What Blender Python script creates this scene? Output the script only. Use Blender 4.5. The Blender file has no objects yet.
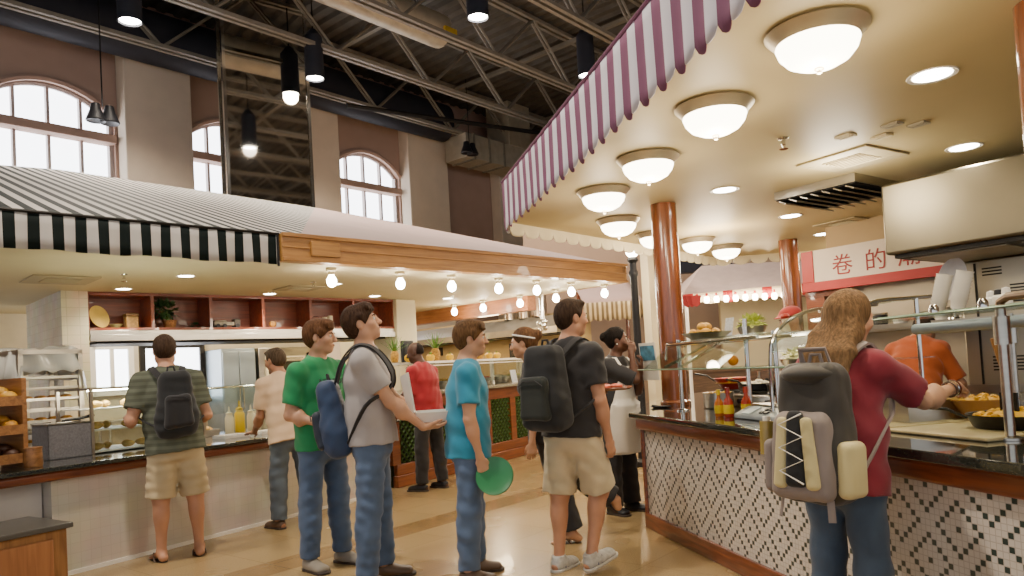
EXPO = 0.22
LW = 1.0
import bpy, bmesh, math, random
import numpy as np
from mathutils import Vector, Matrix, Euler
SC = bpy.context.scene
COL = SC.collection
rnd = random.Random(7)
PI = math.pi
def lin(h):
    h = h.lstrip('#'); c = [int(h[i:i+2], 16)/255 for i in (0, 2, 4)]
    return tuple((x/12.92 if x <= .04045 else ((x+.055)/1.055)**2.4) for x in c) + (1,)
MATS = {}
def mat(name, col, rough=.5, metal=0., var=.12, scale=6., bump=0., bscale=60., emit=0., trans=0., ior=1.45, alpha=1., stretch=None, coat=0., sheen=0.):
    """principled material with noise driven colour variation and bump"""
    if name in MATS: return MATS[name]
    m = bpy.data.materials.new(name); m.use_nodes = True
    nt = m.node_tree; N = nt.nodes; L = nt.links
    b = N['Principled BSDF']; c = lin(col)
    tc = N.new('ShaderNodeTexCoord'); src = tc.outputs['Object']
    if stretch:
        mp = N.new('ShaderNodeMapping'); mp.inputs['Scale'].default_value = stretch
        L.new(src, mp.inputs['Vector']); src = mp.outputs['Vector']
    if var > 0:
        nz = N.new('ShaderNodeTexNoise'); nz.inputs['Scale'].default_value = scale; nz.inputs['Detail'].default_value = 4
        L.new(src, nz.inputs['Vector'])
        rp = N.new('ShaderNodeValToRGB')
        rp.color_ramp.elements[0].position = .3; rp.color_ramp.elements[1].position = .7
        rp.color_ramp.elements[0].color = tuple(max(0, x*(1-var)) for x in c[:3])+(1,)
        rp.color_ramp.elements[1].color = tuple(min(1, x*(1+var)) for x in c[:3])+(1,)
        L.new(nz.outputs['Fac'], rp.inputs['Fac']); L.new(rp.outputs['Color'], b.inputs['Base Color'])
        if emit: L.new(rp.outputs['Color'], b.inputs['Emission Color'])
    else:
        b.inputs['Base Color'].default_value = c
        if emit: b.inputs['Emission Color'].default_value = c
    b.inputs['Roughness'].default_value = rough; b.inputs['Metallic'].default_value = metal
    b.inputs['Transmission Weight'].default_value = trans; b.inputs['IOR'].default_value = ior
    b.inputs['Alpha'].default_value = alpha; b.inputs['Coat Weight'].default_value = coat
    b.inputs['Sheen Weight'].default_value = sheen
    if emit: b.inputs['Emission Strength'].default_value = emit
    if bump > 0:
        n2 = N.new('ShaderNodeTexNoise'); n2.inputs['Scale'].default_value = bscale; n2.inputs['Detail'].default_value = 3
        L.new(src, n2.inputs['Vector'])
        bp = N.new('ShaderNodeBump'); bp.inputs['Strength'].default_value = bump; bp.inputs['Distance'].default_value = .01
        L.new(n2.outputs['Fac'], bp.inputs['Height']); L.new(bp.outputs['Normal'], b.inputs['Normal'])
    MATS[name] = m
    return m
def glass(name, tint='#f1f7f3', a=.08):
    """thin sheet glass: mostly clear with a glossy reflection"""
    if name in MATS: return MATS[name]
    m = bpy.data.materials.new(name); m.use_nodes = True
    nt = m.node_tree; N = nt.nodes; L = nt.links; N.remove(N['Principled BSDF'])
    out = N['Material Output']
    tr = N.new('ShaderNodeBsdfTransparent'); tr.inputs['Color'].default_value = lin(tint)
    gl = N.new('ShaderNodeBsdfGlossy'); gl.inputs['Roughness'].default_value = .03
    fr = N.new('ShaderNodeFresnel'); fr.inputs['IOR'].default_value = 1.5
    ad = N.new('ShaderNodeMath'); ad.operation = 'MULTIPLY_ADD'; ad.inputs[1].default_value = .3; ad.inputs[2].default_value = a*.3
    mx = N.new('ShaderNodeMixShader')
    L.new(fr.outputs[0], ad.inputs[0]); L.new(ad.outputs[0], mx.inputs[0]); L.new(tr.outputs[0], mx.inputs[1]); L.new(gl.outputs[0], mx.inputs[2])
    L.new(mx.outputs[0], out.inputs['Surface']); MATS[name] = m
    return m
def tilemat(name, col, mortar, w, h, msize=.006, rough=.25, axes='XZ', offset=0., col2=None, bump=.3):
    if name in MATS: return MATS[name]
    m = bpy.data.materials.new(name); m.use_nodes = True
    nt = m.node_tree; N = nt.nodes; L = nt.links; b = N['Principled BSDF']
    tc = N.new('ShaderNodeTexCoord'); sp = N.new('ShaderNodeSeparateXYZ'); cb = N.new('ShaderNodeCombineXYZ')
    L.new(tc.outputs['Object'], sp.inputs[0]); L.new(sp.outputs[axes[0]], cb.inputs[0]); L.new(sp.outputs[axes[1]], cb.inputs[1])
    br = N.new('ShaderNodeTexBrick'); br.offset = offset; br.squash = 1
    br.inputs['Color1'].default_value = lin(col); br.inputs['Color2'].default_value = lin(col2 or col); br.inputs['Mortar'].default_value = lin(mortar)
    br.inputs['Scale'].default_value = 1; br.inputs['Brick Width'].default_value = w; br.inputs['Row Height'].default_value = h
    br.inputs['Mortar Size'].default_value = msize; br.inputs['Mortar Smooth'].default_value = .2
    L.new(cb.outputs[0], br.inputs['Vector'])
    nz = N.new('ShaderNodeTexNoise'); nz.inputs['Scale'].default_value = 3; L.new(tc.outputs['Object'], nz.inputs['Vector'])
    mx = N.new('ShaderNodeMix'); mx.data_type = 'RGBA'; mx.blend_type = 'MULTIPLY'; mx.inputs[0].default_value = .35
    L.new(br.outputs['Color'], mx.inputs[6]); L.new(nz.outputs['Color'], mx.inputs[7])
    hs = N.new('ShaderNodeHueSaturation'); hs.inputs['Saturation'].default_value = .9; hs.inputs['Value'].default_value = 1.2
    L.new(mx.outputs[2], hs.inputs['Color']); L.new(hs.outputs[0], b.inputs['Base Color'])
    b.inputs['Roughness'].default_value = rough
    if bump:
        bp = N.new('ShaderNodeBump'); bp.inputs['Strength'].default_value = bump; bp.inputs['Distance'].default_value = .004; bp.invert = True
        L.new(br.outputs['Fac'], bp.inputs['Height']); L.new(bp.outputs['Normal'], b.inputs['Normal'])
    MATS[name] = m
    return m
def woodmat(name, col, dark, rough=.35, axis=0, scale=1., coat=.2):
    if name in MATS: return MATS[name]
    m = bpy.data.materials.new(name); m.use_nodes = True
    nt = m.node_tree; N = nt.nodes; L = nt.links; b = N['Principled BSDF']
    tc = N.new('ShaderNodeTexCoord'); mp = N.new('ShaderNodeMapping')
    s = [14*scale]*3; s[axis] = 1.1*scale; mp.inputs['Scale'].default_value = s
    L.new(tc.outputs['Object'], mp.inputs['Vector'])
    nz = N.new('ShaderNodeTexNoise'); nz.inputs['Scale'].default_value = 2.2; nz.inputs['Detail'].default_value = 6; nz.inputs['Distortion'].default_value = .8
    L.new(mp.outputs[0], nz.inputs['Vector'])
    rp = N.new('ShaderNodeValToRGB'); e = rp.color_ramp.elements
    e[0].position = .32; e[0].color = lin(dark); e[1].position = .68; e[1].color = lin(col)
    L.new(nz.outputs['Fac'], rp.inputs['Fac']); L.new(rp.outputs['Color'], b.inputs['Base Color'])
    b.inputs['Roughness'].default_value = rough; b.inputs['Coat Weight'].default_value = coat
    bp = N.new('ShaderNodeBump'); bp.inputs['Strength'].default_value = .08; L.new(nz.outputs['Fac'], bp.inputs['Height']); L.new(bp.outputs['Normal'], b.inputs['Normal'])
    MATS[name] = m
    return m
# ------------------------------------------------------------------ mesh builder
class MB:
    def __init__(s): s.bm = bmesh.new(); s.mi = 0; s.M = Matrix.Identity(4)
    def _f(s, vs):
        try:
            f = s.bm.faces.new(vs); f.material_index = s.mi; return f
        except ValueError: return None
    def v(s, p): return s.bm.verts.new(s.M @ Vector(p))
    def box(s, c, d, rot=None, taper=1.):
        x, y, z = d[0]/2, d[1]/2, d[2]/2
        R = Euler(rot).to_matrix() if rot else Matrix.Identity(3)
        vs = []
        for sz in (-1, 1):
            k = taper if sz > 0 else 1
            for sx, sy in ((-1, -1), (1, -1), (1, 1), (-1, 1)):
                vs.append(s.v(R @ Vector((sx*x*k, sy*y*k, sz*z)) + Vector(c)))
        for f in ((3, 2, 1, 0), (4, 5, 6, 7), (0, 1, 5, 4), (1, 2, 6, 5), (2, 3, 7, 6), (3, 0, 4, 7)): s._f([vs[i] for i in f])
        return s
    def b2(s, x0, x1, y0, y1, z0, z1): return s.box(((x0+x1)/2, (y0+y1)/2, (z0+z1)/2), (abs(x1-x0), abs(y1-y0), abs(z1-z0)))
    def tube(s, pts, r, n=10, caps=True, closed=False, flat=None):
        pts = [Vector(p) for p in pts]; m = len(pts); rings = []
        rr = r if isinstance(r, (list, tuple)) else [r]*m
        up = Vector((0, 0, 1)); prev = None
        for i, p in enumerate(pts):
            if closed: t = pts[(i+1) % m]-pts[i-1]
            else: t = pts[min(i+1, m-1)]-pts[max(i-1, 0)]
            if t.length < 1e-9: t = Vector((0, 0, 1))
            t.normalize()
            if prev is None:
                a = t.orthogonal().normalized() if abs(t.z) > .99 else t.cross(up).normalized()
            else:
                a = prev - t*prev.dot(t)
                a = a.normalized() if a.length > 1e-6 else t.orthogonal().normalized()
            prev = a; b = t.cross(a)
            fa, fb = flat or (1, 1)
            rings.append([s.v(p+(a*math.cos(k*2*PI/n)*fa+b*math.sin(k*2*PI/n)*fb)*rr[i]) for k in range(n)])
        for i in range(m if closed else m-1):
            A, B = rings[i], rings[(i+1) % m]
            for k in range(n): s._f([A[k], A[(k+1) % n], B[(k+1) % n], B[k]])
        if caps and not closed: s._f(rings[0][::-1]); s._f(rings[-1])
        return s
    def cyl(s, p0, p1, r0, r1=None, n=16, caps=True): return s.tube([p0, p1], [r0, r0 if r1 is None else r1], n, caps)
    def lathe(s, prof, c=(0, 0, 0), n=24, sx=1, sy=1):
        rings = []
        for r, z in prof:
            if r < 1e-5: rings.append([s.v((c[0], c[1], c[2]+z))])
            else: rings.append([s.v((c[0]+r*sx*math.cos(k*2*PI/n), c[1]+r*sy*math.sin(k*2*PI/n), c[2]+z)) for k in range(n)])
        for A, B in zip(rings, rings[1:]):
            for k in range(n):
                k2 = (k+1) % n
                if len(A) == 1 and len(B) > 1: s._f([A[0], B[k2], B[k]])
                elif len(B) == 1 and len(A) > 1: s._f([A[k], A[k2], B[0]])
                elif len(A) > 1: s._f([A[k], A[k2], B[k2], B[k]])
        if len(rings[0]) > 1: s._f(rings[0][::-1])
        if len(rings[-1]) > 1: s._f(rings[-1])
        return s
    def ball(s, c, r, n=12, rot=None, jit=0.):
        if not isinstance(r, (tuple, list)): r = (r, r, r)
        R = Euler(rot).to_matrix() if rot else Matrix.Identity(3)
        m = max(4, n//2); rings = []
        for i in range(m+1):
            a = -PI/2+PI*i/m; q = 1 if i in (0, m) else n
            rings.append([s.v(R @ Vector((r[0]*math.cos(a)*math.cos(k*2*PI/n)*(1+jit*(rnd.random()-.5)), r[1]*math.cos(a)*math.sin(k*2*PI/n)*(1+jit*(rnd.random()-.5)), r[2]*math.sin(a)))+Vector(c)) for k in range(q)])
        for A, B in zip(rings, rings[1:]):
            for k in range(n):
                k2 = (k+1) % n
                if len(A) == 1: s._f([A[0], B[k2], B[k]])
                elif len(B) == 1: s._f([A[k], A[k2], B[0]])
                else: s._f([A[k], A[k2], B[k2], B[k]])
        return s
    def prism(s, pts, z0, z1):
        a = [s.v((x, y, z0)) for x, y in pts]; b = [s.v((x, y, z1)) for x, y in pts]; n = len(pts)
        s._f(a[::-1]); s._f(b)
        for i in range(n): s._f([a[i], a[(i+1) % n], b[(i+1) % n], b[i]])
        return s
    def extr(s, pts, d, axis='y', at=0):
        """polygon of (u, z) pairs thickened along an axis"""
        def P(u, z, k): return (u, at+k, z) if axis == 'y' else (at+k, u, z)
        a = [s.v(P(u, z, 0)) for u, z in pts]; b = [s.v(P(u, z, d)) for u, z in pts]; n = len(pts)
        s._f(a[::-1]); s._f(b)
        for i in range(n): s._f([a[i], a[(i+1) % n], b[(i+1) % n], b[i]])
        return s
    def grid(s, fn, nu, nv, mfn=None):
        g = [[s.v(fn(i/nu, j/nv)) for j in range(nv+1)] for i in range(nu+1)]
        for i in range(nu):
            for j in range(nv):
                if mfn: s.mi = mfn(i, j)
                s._f([g[i][j], g[i+1][j], g[i+1][j+1], g[i][j+1]])
        return s
    def torus(s, c, R, r, n=24, m=8, M=None):
        pts = [Vector((R*math.cos(k*2*PI/n), R*math.sin(k*2*PI/n), 0)) for k in range(n)]
        if M is not None: pts = [M @ p for p in pts]
        return s.tube([p+Vector(c) for p in pts], r, m, closed=True)
    def build(s, name, mats, parent=None, loc=(0, 0, 0), rotz=0., smooth=35, bevel=0., sub=0, solid=0.):
        bmesh.ops.recalc_face_normals(s.bm, faces=s.bm.faces[:]) if not solid else None
        me = bpy.data.meshes.new(name); s.bm.to_mesh(me); s.bm.free()
        for m in (mats if isinstance(mats, (list, tuple)) else [mats]): me.materials.append(m)
        if smooth:
            me.polygons.foreach_set('use_smooth', [True]*len(me.polygons)); me.set_sharp_from_angle(angle=math.radians(smooth))
        return link(name, me, parent, loc, rotz, bevel, sub, solid)
def link(name, me, parent=None, loc=(0, 0, 0), rotz=0., bevel=0., sub=0, solid=0.):
    o = bpy.data.objects.new(name, me); COL.objects.link(o)
    o.location = loc; o.rotation_euler = (0, 0, rotz)
    if parent is not None: o.parent = parent
    if bevel:
        b = o.modifiers.new('bevel', 'BEVEL'); b.width = bevel; b.segments = 2; b.limit_method = 'ANGLE'
    if solid:
        b = o.modifiers.new('solid', 'SOLIDIFY'); b.thickness = solid; b.offset = 0
    if sub:
        b = o.modifiers.new('sub', 'SUBSURF'); b.levels = sub; b.render_levels = sub
    return o
def tag(o, label, cat, group=None, kind=None):
    o['label'] = label; o['category'] = cat
    if group: o['group'] = group
    if kind: o['kind'] = kind
    return o
def thing(name, label, cat, loc=(0, 0, 0), rotz=0., group=None):
    o = bpy.data.objects.new(name, None); COL.objects.link(o); o.empty_display_size = .1
    o.location = loc; o.rotation_euler = (0, 0, rotz)
    return tag(o, label, cat, group)
def struct(o, label=None):
    o['kind'] = 'structure'
    if label: o['label'] = label
    return o
def dup(root, loc, rotz=None, label=None, scale=None):
    def cp(o, par):
        c = o.copy(); COL.objects.link(c)
        if par is not None: c.parent = par
        for k in list(o.children): cp(k, c)
        return c
    r = cp(root, None); r.location = loc
    if rotz is not None: r.rotation_euler = (0, 0, rotz)
    if scale: r.scale = scale
    if label: r['label'] = label
    return r
def text(name, body, size, m, parent, loc, rot, depth=.003, align='CENTER', xs=1.):
    cu = bpy.data.curves.new(name, 'FONT'); cu.body = body; cu.size = size; cu.extrude = depth; cu.align_x = align; cu.align_y = 'CENTER'
    t = bpy.data.objects.new(name+'_tmp', cu); COL.objects.link(t)
    bpy.context.view_layer.update()
    me = bpy.data.meshes.new_from_object(t.evaluated_get(bpy.context.evaluated_depsgraph_get()))
    bpy.data.objects.remove(t)
    me.materials.clear(); me.materials.append(m)
    o = link(name, me, parent, loc); o.rotation_euler = rot; o.scale = (xs, 1, 1)
    return o
class Frame:
    """a stand's own ground frame: x along its front, y into it"""
    def __init__(s, ox, oy, ang): s.o = (ox, oy); s.rz = math.radians(90-ang); s.c = math.cos(s.rz); s.s = math.sin(s.rz)
    def p(s, x, y, z=0.): return (s.o[0]+x*s.c-y*s.s, s.o[1]+x*s.s+y*s.c, z)
FL = Frame(-2.23, 7.06, 45.5)      # left stand: front eave line
FR = Frame(.02, 6.95, 167.1)       # right stand: front eave line
FW = Frame(-10.943, 9.513, 41.)    # hall window wall
ordn = ['first', 'second', 'third', 'fourth', 'fifth', 'sixth', 'seventh', 'eighth', 'ninth', 'tenth', 'eleventh', 'twelfth']
# ------------------------------------------------------------------ camera, world
cam = bpy.data.cameras.new('camera'); co = bpy.data.objects.new('camera', cam); COL.objects.link(co); SC.camera = co
cam.sensor_width = 36; cam.lens = 730/1024*36; cam.shift_y = 53/1024; cam.clip_start = .05; cam.clip_end = 200
co.matrix_world = Matrix.Translation((0, 0, 1.36)) @ Matrix.Rotation(PI/2+math.atan(25/730), 4, 'X') @ Matrix.Rotation(math.radians(-3.3), 4, 'Z')
SC.view_settings.view_transform = 'AgX'; SC.view_settings.look = 'None'; SC.view_settings.exposure = EXPO; SC.view_settings.gamma = 1.1
SC.cycles.max_bounces = 7; SC.cycles.diffuse_bounces = 3; SC.cycles.glossy_bounces = 4; SC.cycles.transparent_max_bounces = 12; SC.cycles.sample_clamp_indirect = 4; SC.cycles.caustics_reflective = False; SC.cycles.caustics_refractive = False
w = bpy.data.worlds.new('World'); SC.world = w; w.use_nodes = True
w.node_tree.nodes['Background'].inputs['Color'].default_value = lin('#e6ebf2'); w.node_tree.nodes['Background'].inputs['Strength'].default_value = 1.0
# ------------------------------------------------------------------ shared materials
M_steel = mat('brushed steel', '#b9b4aa', .28, 1., .08, 3, .05, 90, stretch=(1, 1, 12))
M_chrome = mat('chrome', '#d8d6d0', .12, 1., .03)
M_black = mat('black plastic', '#16161a', .45, var=.2)
M_cream = mat('cream paint', '#d3c6a2', .6, var=.04, scale=2)
M_granite = mat('dark polished granite', '#2a2b26', .07, var=.55, scale=90, coat=.6)
M_trim = woodmat('reddish stained wood trim', '#8a4526', '#5b2a17')
M_wood = woodmat('red brown wood', '#8b3f20', '#5d2713')
M_white = mat('white plastic', '#ece8de', .4, var=.03)
M_glass = glass('clear glass'); M_dark = mat('dark metal', '#23211f', .5, .6, .2)
M_day = mat('window daylight', '#f3f7ff', .3, var=0, emit=6.)
M_bulb = mat('glowing frosted bulb', '#fff3dc', .3, var=0, emit=50.)
M_down = mat('glowing downlight lens', '#fff3dc', .3, var=0, emit=30.)
# ------------------------------------------------------------------ floor
def floormat():
    m = bpy.data.materials.new('polished tan terrazzo tiles'); m.use_nodes = True
    nt = m.node_tree; N = nt.nodes; L = nt.links; b = N['Principled BSDF']
    tc = N.new('ShaderNodeTexCoord'); mp = N.new('ShaderNodeMapping'); mp.inputs['Rotation'].default_value = (0, 0, math.radians(-51)); L.new(tc.outputs['Object'], mp.inputs[0])
    br = N.new('ShaderNodeTexBrick'); br.offset = 0; br.inputs['Scale'].default_value = 1; br.inputs['Brick Width'].default_value = .61; br.inputs['Row Height'].default_value = .61
    br.inputs['Mortar Size'].default_value = .004; br.inputs['Color1'].default_value = lin('#aa9168'); br.inputs['Color2'].default_value = lin('#a58c63'); br.inputs['Mortar'].default_value = lin('#977e54')
    L.new(mp.outputs[0], br.inputs['Vector'])
    nz = N.new('ShaderNodeTexNoise'); nz.inputs['Scale'].default_value = 120; nz.inputs['Detail'].default_value = 3; L.new(mp.outputs[0], nz.inputs['Vector'])
    rp = N.new('ShaderNodeValToRGB'); rp.color_ramp.elements[0].position = .35; rp.color_ramp.elements[0].color = (.62, .6, .56, 1); rp.color_ramp.elements[1].position = .65; rp.color_ramp.elements[1].color = (1.12, 1.1, 1.05, 1); L.new(nz.outputs['Fac'], rp.inputs[0])
    mx = N.new('ShaderNodeMix'); mx.data_type = 'RGBA'; mx.blend_type = 'MULTIPLY'; mx.inputs[0].default_value = .6; L.new(br.outputs['Color'], mx.inputs[6]); L.new(rp.outputs[0], mx.inputs[7])
    sp = N.new('ShaderNodeSeparateXYZ'); L.new(mp.outputs[0], sp.inputs[0])
    md = N.new('ShaderNodeMath'); md.operation = 'PINGPONG'; md.inputs[1].default_value = 1.83; ad = N.new('ShaderNodeMath'); ad.operation = 'ADD'; ad.inputs[1].default_value = 101.35
    L.new(sp.outputs['Y'], ad.inputs[0]); L.new(ad.outputs[0], md.inputs[0])
    lt = N.new('ShaderNodeMath'); lt.operation = 'LESS_THAN'; lt.inputs[1].default_value = .17; L.new(md.outputs[0], lt.inputs[0])
    m2 = N.new('ShaderNodeMix'); m2.data_type = 'RGBA'; m2.blend_type = 'MULTIPLY'; m2.inputs[7].default_value = (.72, .62, .52, 1); L.new(lt.outputs[0], m2.inputs[0]); L.new(mx.outputs[2], m2.inputs[6])
    L.new(m2.outputs[2], b.inputs['Base Color'])
    n3 = N.new('ShaderNodeTexNoise'); n3.inputs['Scale'].default_value = 1.5; L.new(mp.outputs[0], n3.inputs[0])
    mr = N.new('ShaderNodeMapRange'); mr.inputs['To Min'].default_value = .16; mr.inputs['To Max'].default_value = .34; L.new(n3.outputs['Fac'], mr.inputs[0]); L.new(mr.outputs[0], b.inputs['Roughness'])
    b.inputs['Coat Weight'].default_value = .15
    return m
struct(MB().b2(-24, 34, -8, 42, -.1, 0).build('floor', floormat()))
# ------------------------------------------------------------------ hall walls, window bays
M_wallp = mat('pale beige pilaster paint', '#d6c5ae', .75, var=.06, scale=2); M_wallr = mat('brown mauve recessed wall', '#a98c7c', .8, var=.06, scale=2)
M_mull = mat('grey window mullion', '#a79a94', .5, var=.05)
WIN = [(3.4, 5.55), (6.9, 9.03), (10.45, 12.55)]
ZS, ZA, ZB, ZT = 6.44, 6.93, 3.7, 8.9      # arch spring, arch crown, sill, wall top
def arch(x0, x1, n=16, d=0.):
    xc, hw, r = (x0+x1)/2, (x1-x0)/2, ZA-ZS
    R = (hw*hw+r*r)/(2*r); zc = ZA-R
    return [(x0+(x1-x0)*k/n, zc+math.sqrt(max(0, R*R-(x0+(x1-x0)*k/n-xc)**2))-d) for k in range(n+1)]
b = MB()
edges = [-14.]
for x0, x1 in WIN: edges += [x0, x1]
edges.append(34.)
for k in range(0, len(edges), 2): b.b2(edges[k], edges[k+1], 0, .4, 0, ZT)
for x0, x1 in WIN:
    b.b2(x0, x1, 0, .4, 0, ZB)
    b.extr(arch(x0, x1)+[(x1, ZT), (x0, ZT)], .4)
struct(b.build('wall_left', M_wallr, None, FW.p(0, 0), FW.rz))
for i, (x0, x1) in enumerate([(-.2, 1.2), (5.6, 6.88), (9.05, 10.42), (12.58, 13.98), (16.1, 17.5), (19.6, 21), (23.1, 24.5)]):
    b = MB().b2(x0, x1, -.38, -.001, 0, 7.9).b2(x0-.03, x1+.03, -.42, -.001, 0, .25)
    struct(b.build('trim_%d' % (i+1), M_wallp, None, FW.p(0, 0), FW.rz, bevel=.02))
for i, (x0, x1) in enumerate(WIN):
    e = thing('window_%d' % (i+1), '', 'window', FW.p((x0+x1)/2, 0, ZB), FW.rz); del e['label']; del e['category']; e['kind'] = 'structure'
    e.location.z = 0; c = (x0+x1)/2
    A = [(x-c, z) for x, z in arch(x0, x1)]; hw = (x1-x0)/2
    b = MB(); b.extr([(-hw, ZB)]+A+[(hw, ZB)], .02, at=.22); b.build('window_pane', M_day, e)
    f = MB()
    f.tube([(x, .16, z-.03) for x, z in A], .05, 6)
    f.b2(-hw, -hw+.07, .1, .22, ZB, ZS); f.b2(hw-.07, hw, .1, .22, ZB, ZS)
    for k in range(1, 4):
        x = -hw+2*hw*k/4; f.b2(x-.025, x+.025, .12, .22, ZB, ZA-.03 if k == 2 else ZA-.13)
    for z in (5.28, 4.5): f.b2(-hw, hw, .13, .22, z-.025, z+.025)
    f.build('window_frame', M_mull, e)
    MB().b2(-hw, hw, -.1, .21, 5.98, 6.14).build('transom', M_wallr, e, bevel=.015)
    MB().tube([(x, -.03, z+.02) for x, z in A], .06, 6).build('arch_trim', M_wallr, e)
struct(MB().b2(-30, 40, 0, .3, 0, 9).build('wall_back', mat('tan plaster wall', '#a58f73', .8, var=.05, scale=2), None, FW.p(26, 0), FW.rz-PI/2))
# ------------------------------------------------------------------ roof of the hall
M_deck = mat('dark painted steel deck', '#4a453c', .7, .0, .2, 4); M_joist = mat('dull steel joist paint', '#7d7668', .6, .1, .15, 5); M_navy = mat('dark navy duct paint', '#23252e', .6, .2, .1, 3)
M_galv = mat('galvanised duct sheet', '#b0a690', .5, .3, .12, 5)
b = MB(); n = 150
prof = []
for k in range(n):
    x = -16+k*.34; prof += [(x, 8.86), (x+.14, 8.86), (x+.19, 8.94), (x+.29, 8.94)]
prof += [(-16+n*.34, 8.86), (-16+n*.34, 9.1), (-16, 9.1)]
b.extr(prof, -26, at=.4); struct(b.build('ceiling', M_deck, None, FW.p(0, 0), FW.rz, smooth=0))
ty = [-1.1, -3.0, -4.95, -7.0, -9.0, -11.0, -13.0, -15.0, -17.0, -19.0, -21.0]
L0 = 40.
tr = thing('roof_truss', 'grey steel roof truss, first from the window wall', 'roof truss', FW.p(-14, ty[0]), FW.rz, 'roof trusses of the hall')
for nm, z in (('bottom_chord', 7.62), ('top_chord', 8.78)):
    MB().b2(0, L0, -.11, -.035, z-.035, z+.035).b2(0, L0, .035, .11, z-.035, z+.035).build(nm, M_joist, tr)
wb = MB().tube([(0, -.045, 7.62), (1.25, -.045, 8.78)], .028, 5).tube([(0, .045, 7.62), (1.25, .045, 8.78)], .028, 5).build('web_member', M_joist, tr)
for k in range(1, 32):
    o = wb if k == 0 else wb.copy()
    COL.objects.link(o); o.parent = tr
    if k % 2: o.scale = (-1, 1, 1); o.location = ((k+1)*1.25, 0, 0)
    else: o.location = (k*1.25, 0, 0)
for i, y in enumerate(ty[1:]): dup(tr, FW.p(-14, y), None, 'grey steel roof truss, %s from the window wall' % ordn[i+1])
pur = tag(MB().b2(-.05, .05, -21.5, -1.2, 8.66, 8.74).build('ceiling_joist', M_joist, None, FW.p(2.5, 0), FW.rz), 'thin cross joist above the trusses, left of the mirrored shaft', 'joist', 'cross joists')
for k, (x, t) in enumerate([(6.2, 'behind the mirrored shaft'), (9.9, 'above the arched window right of the mirrored shaft'), (13.6, 'above the galvanised duct'), (17.3, 'beyond the galvanised duct'), (-1.2, 'near the top left corner')]): dup(pur, FW.p(x, 0), None, 'thin cross joist above the trusses, '+t)
tag(MB().tube([FW.p(x, -.62, 7.98) for x in (-14, 13.7)], .5, 20, flat=(.8, 1)).build('air_duct', M_navy), 'dark blue grey duct running along the top of the window wall', 'air duct')
d = thing('ventilation_duct', 'boxy galvanised duct hanging beside the window wall pilaster', 'duct', FW.p(15.3, -.9), FW.rz)
MB().b2(-1.5, 1.2, -.4, .4, 6.95, 7.6).build('duct_run', M_galv, d, bevel=.01); MB().b2(.25, 1.2, -.42, .42, 7.6, 8.86).build('riser', M_galv, d, bevel=.01)
f = MB()
for x in (-1.2, -.6, 0): f.b2(x-.03, x+.03, -.43, .43, 6.92, 7.63)
f.build('duct_flange', M_joist, d)
tag(MB().tube([FW.p(3.0, -4.2, 8.15), FW.p(10.2, -4.2, 8.15)], .33, 18).build('air_duct', M_galv), 'round grey duct between the trusses right of the mirrored shaft', 'air duct')
tag(MB().tube([FW.p(9.3, -2.2, 7.0), FW.p(16.6, -3.4, 7.4)], .055, 8).build('conduit_pipe', M_dark), 'dark pipe hanging level below the trusses', 'pipe')
tag(MB().b2(-.16, .16, -.03, .03, -.06, .06).build('warning_tag', mat('yellow tag', '#c9a32b', .5), None, FW.p(10.1, -4.58, 8.0), FW.rz), 'small yellow tag on the round grey duct', 'tag')
hb = thing('high_bay_lamp', 'dark can hall lamp glowing above the first arched window', 'lamp', (-5.605, 11.086, 7.))
MB().lathe([(0, .95), (.06, .95), (.17, .8), (.18, .0), (.165, .0), (.16, .1), (0, .1)], n=20).build('lamp_can', M_navy, hb); MB().lathe([(0, .03), (.155, .03), (.155, .045), (0, .045)], n=20).build('lamp_lens', mat('hall lamp lens', '#fdf6e8', .3, var=0, emit=40), hb)
MB().cyl((0, 0, .95), (0, 0, 1.86), .015, n=6).build('stem', M_dark, hb)
for p, t in [((-3.44, 13.644, 7.), 'just right of the mirrored shaft'), ((-.248, 11.604, 7.), 'near the top middle, over the hall'), ((1.783, 14.258, 7.), 'beside the purple striped valance'), ((7.5, 6, 7.), 'above the right hand stall'), ((5, 0, 7.), 'behind the camera on the right'), ((-7, 3, 7.), 'over the left stand front'), ((-2, 4, 7.), 'over the middle of the hall')]:
    dup(hb, p, None, 'dark can hall lamp glowing '+t)
sp = thing('hanging_speaker', 'small dark twin speaker hung before the first arched window', 'speaker', FW.p(4.85, -1.35, 5.9), FW.rz)
for sx in (-1, 1): MB().lathe([(0, .3), (.07, .3), (.09, .2), (.16, .02), (.15, 0), (0, .06)], c=(sx*.11, 0, 0), n=14).build('speaker_horn', M_black, sp)
MB().cyl((0, 0, .28), (0, 0, 2.7), .012, n=6).build('cable', M_dark, sp)
dup(sp, FW.p(13.6, -1.6, 6.9), None, 'small dark twin speaker hung beside the galvanised duct')
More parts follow.
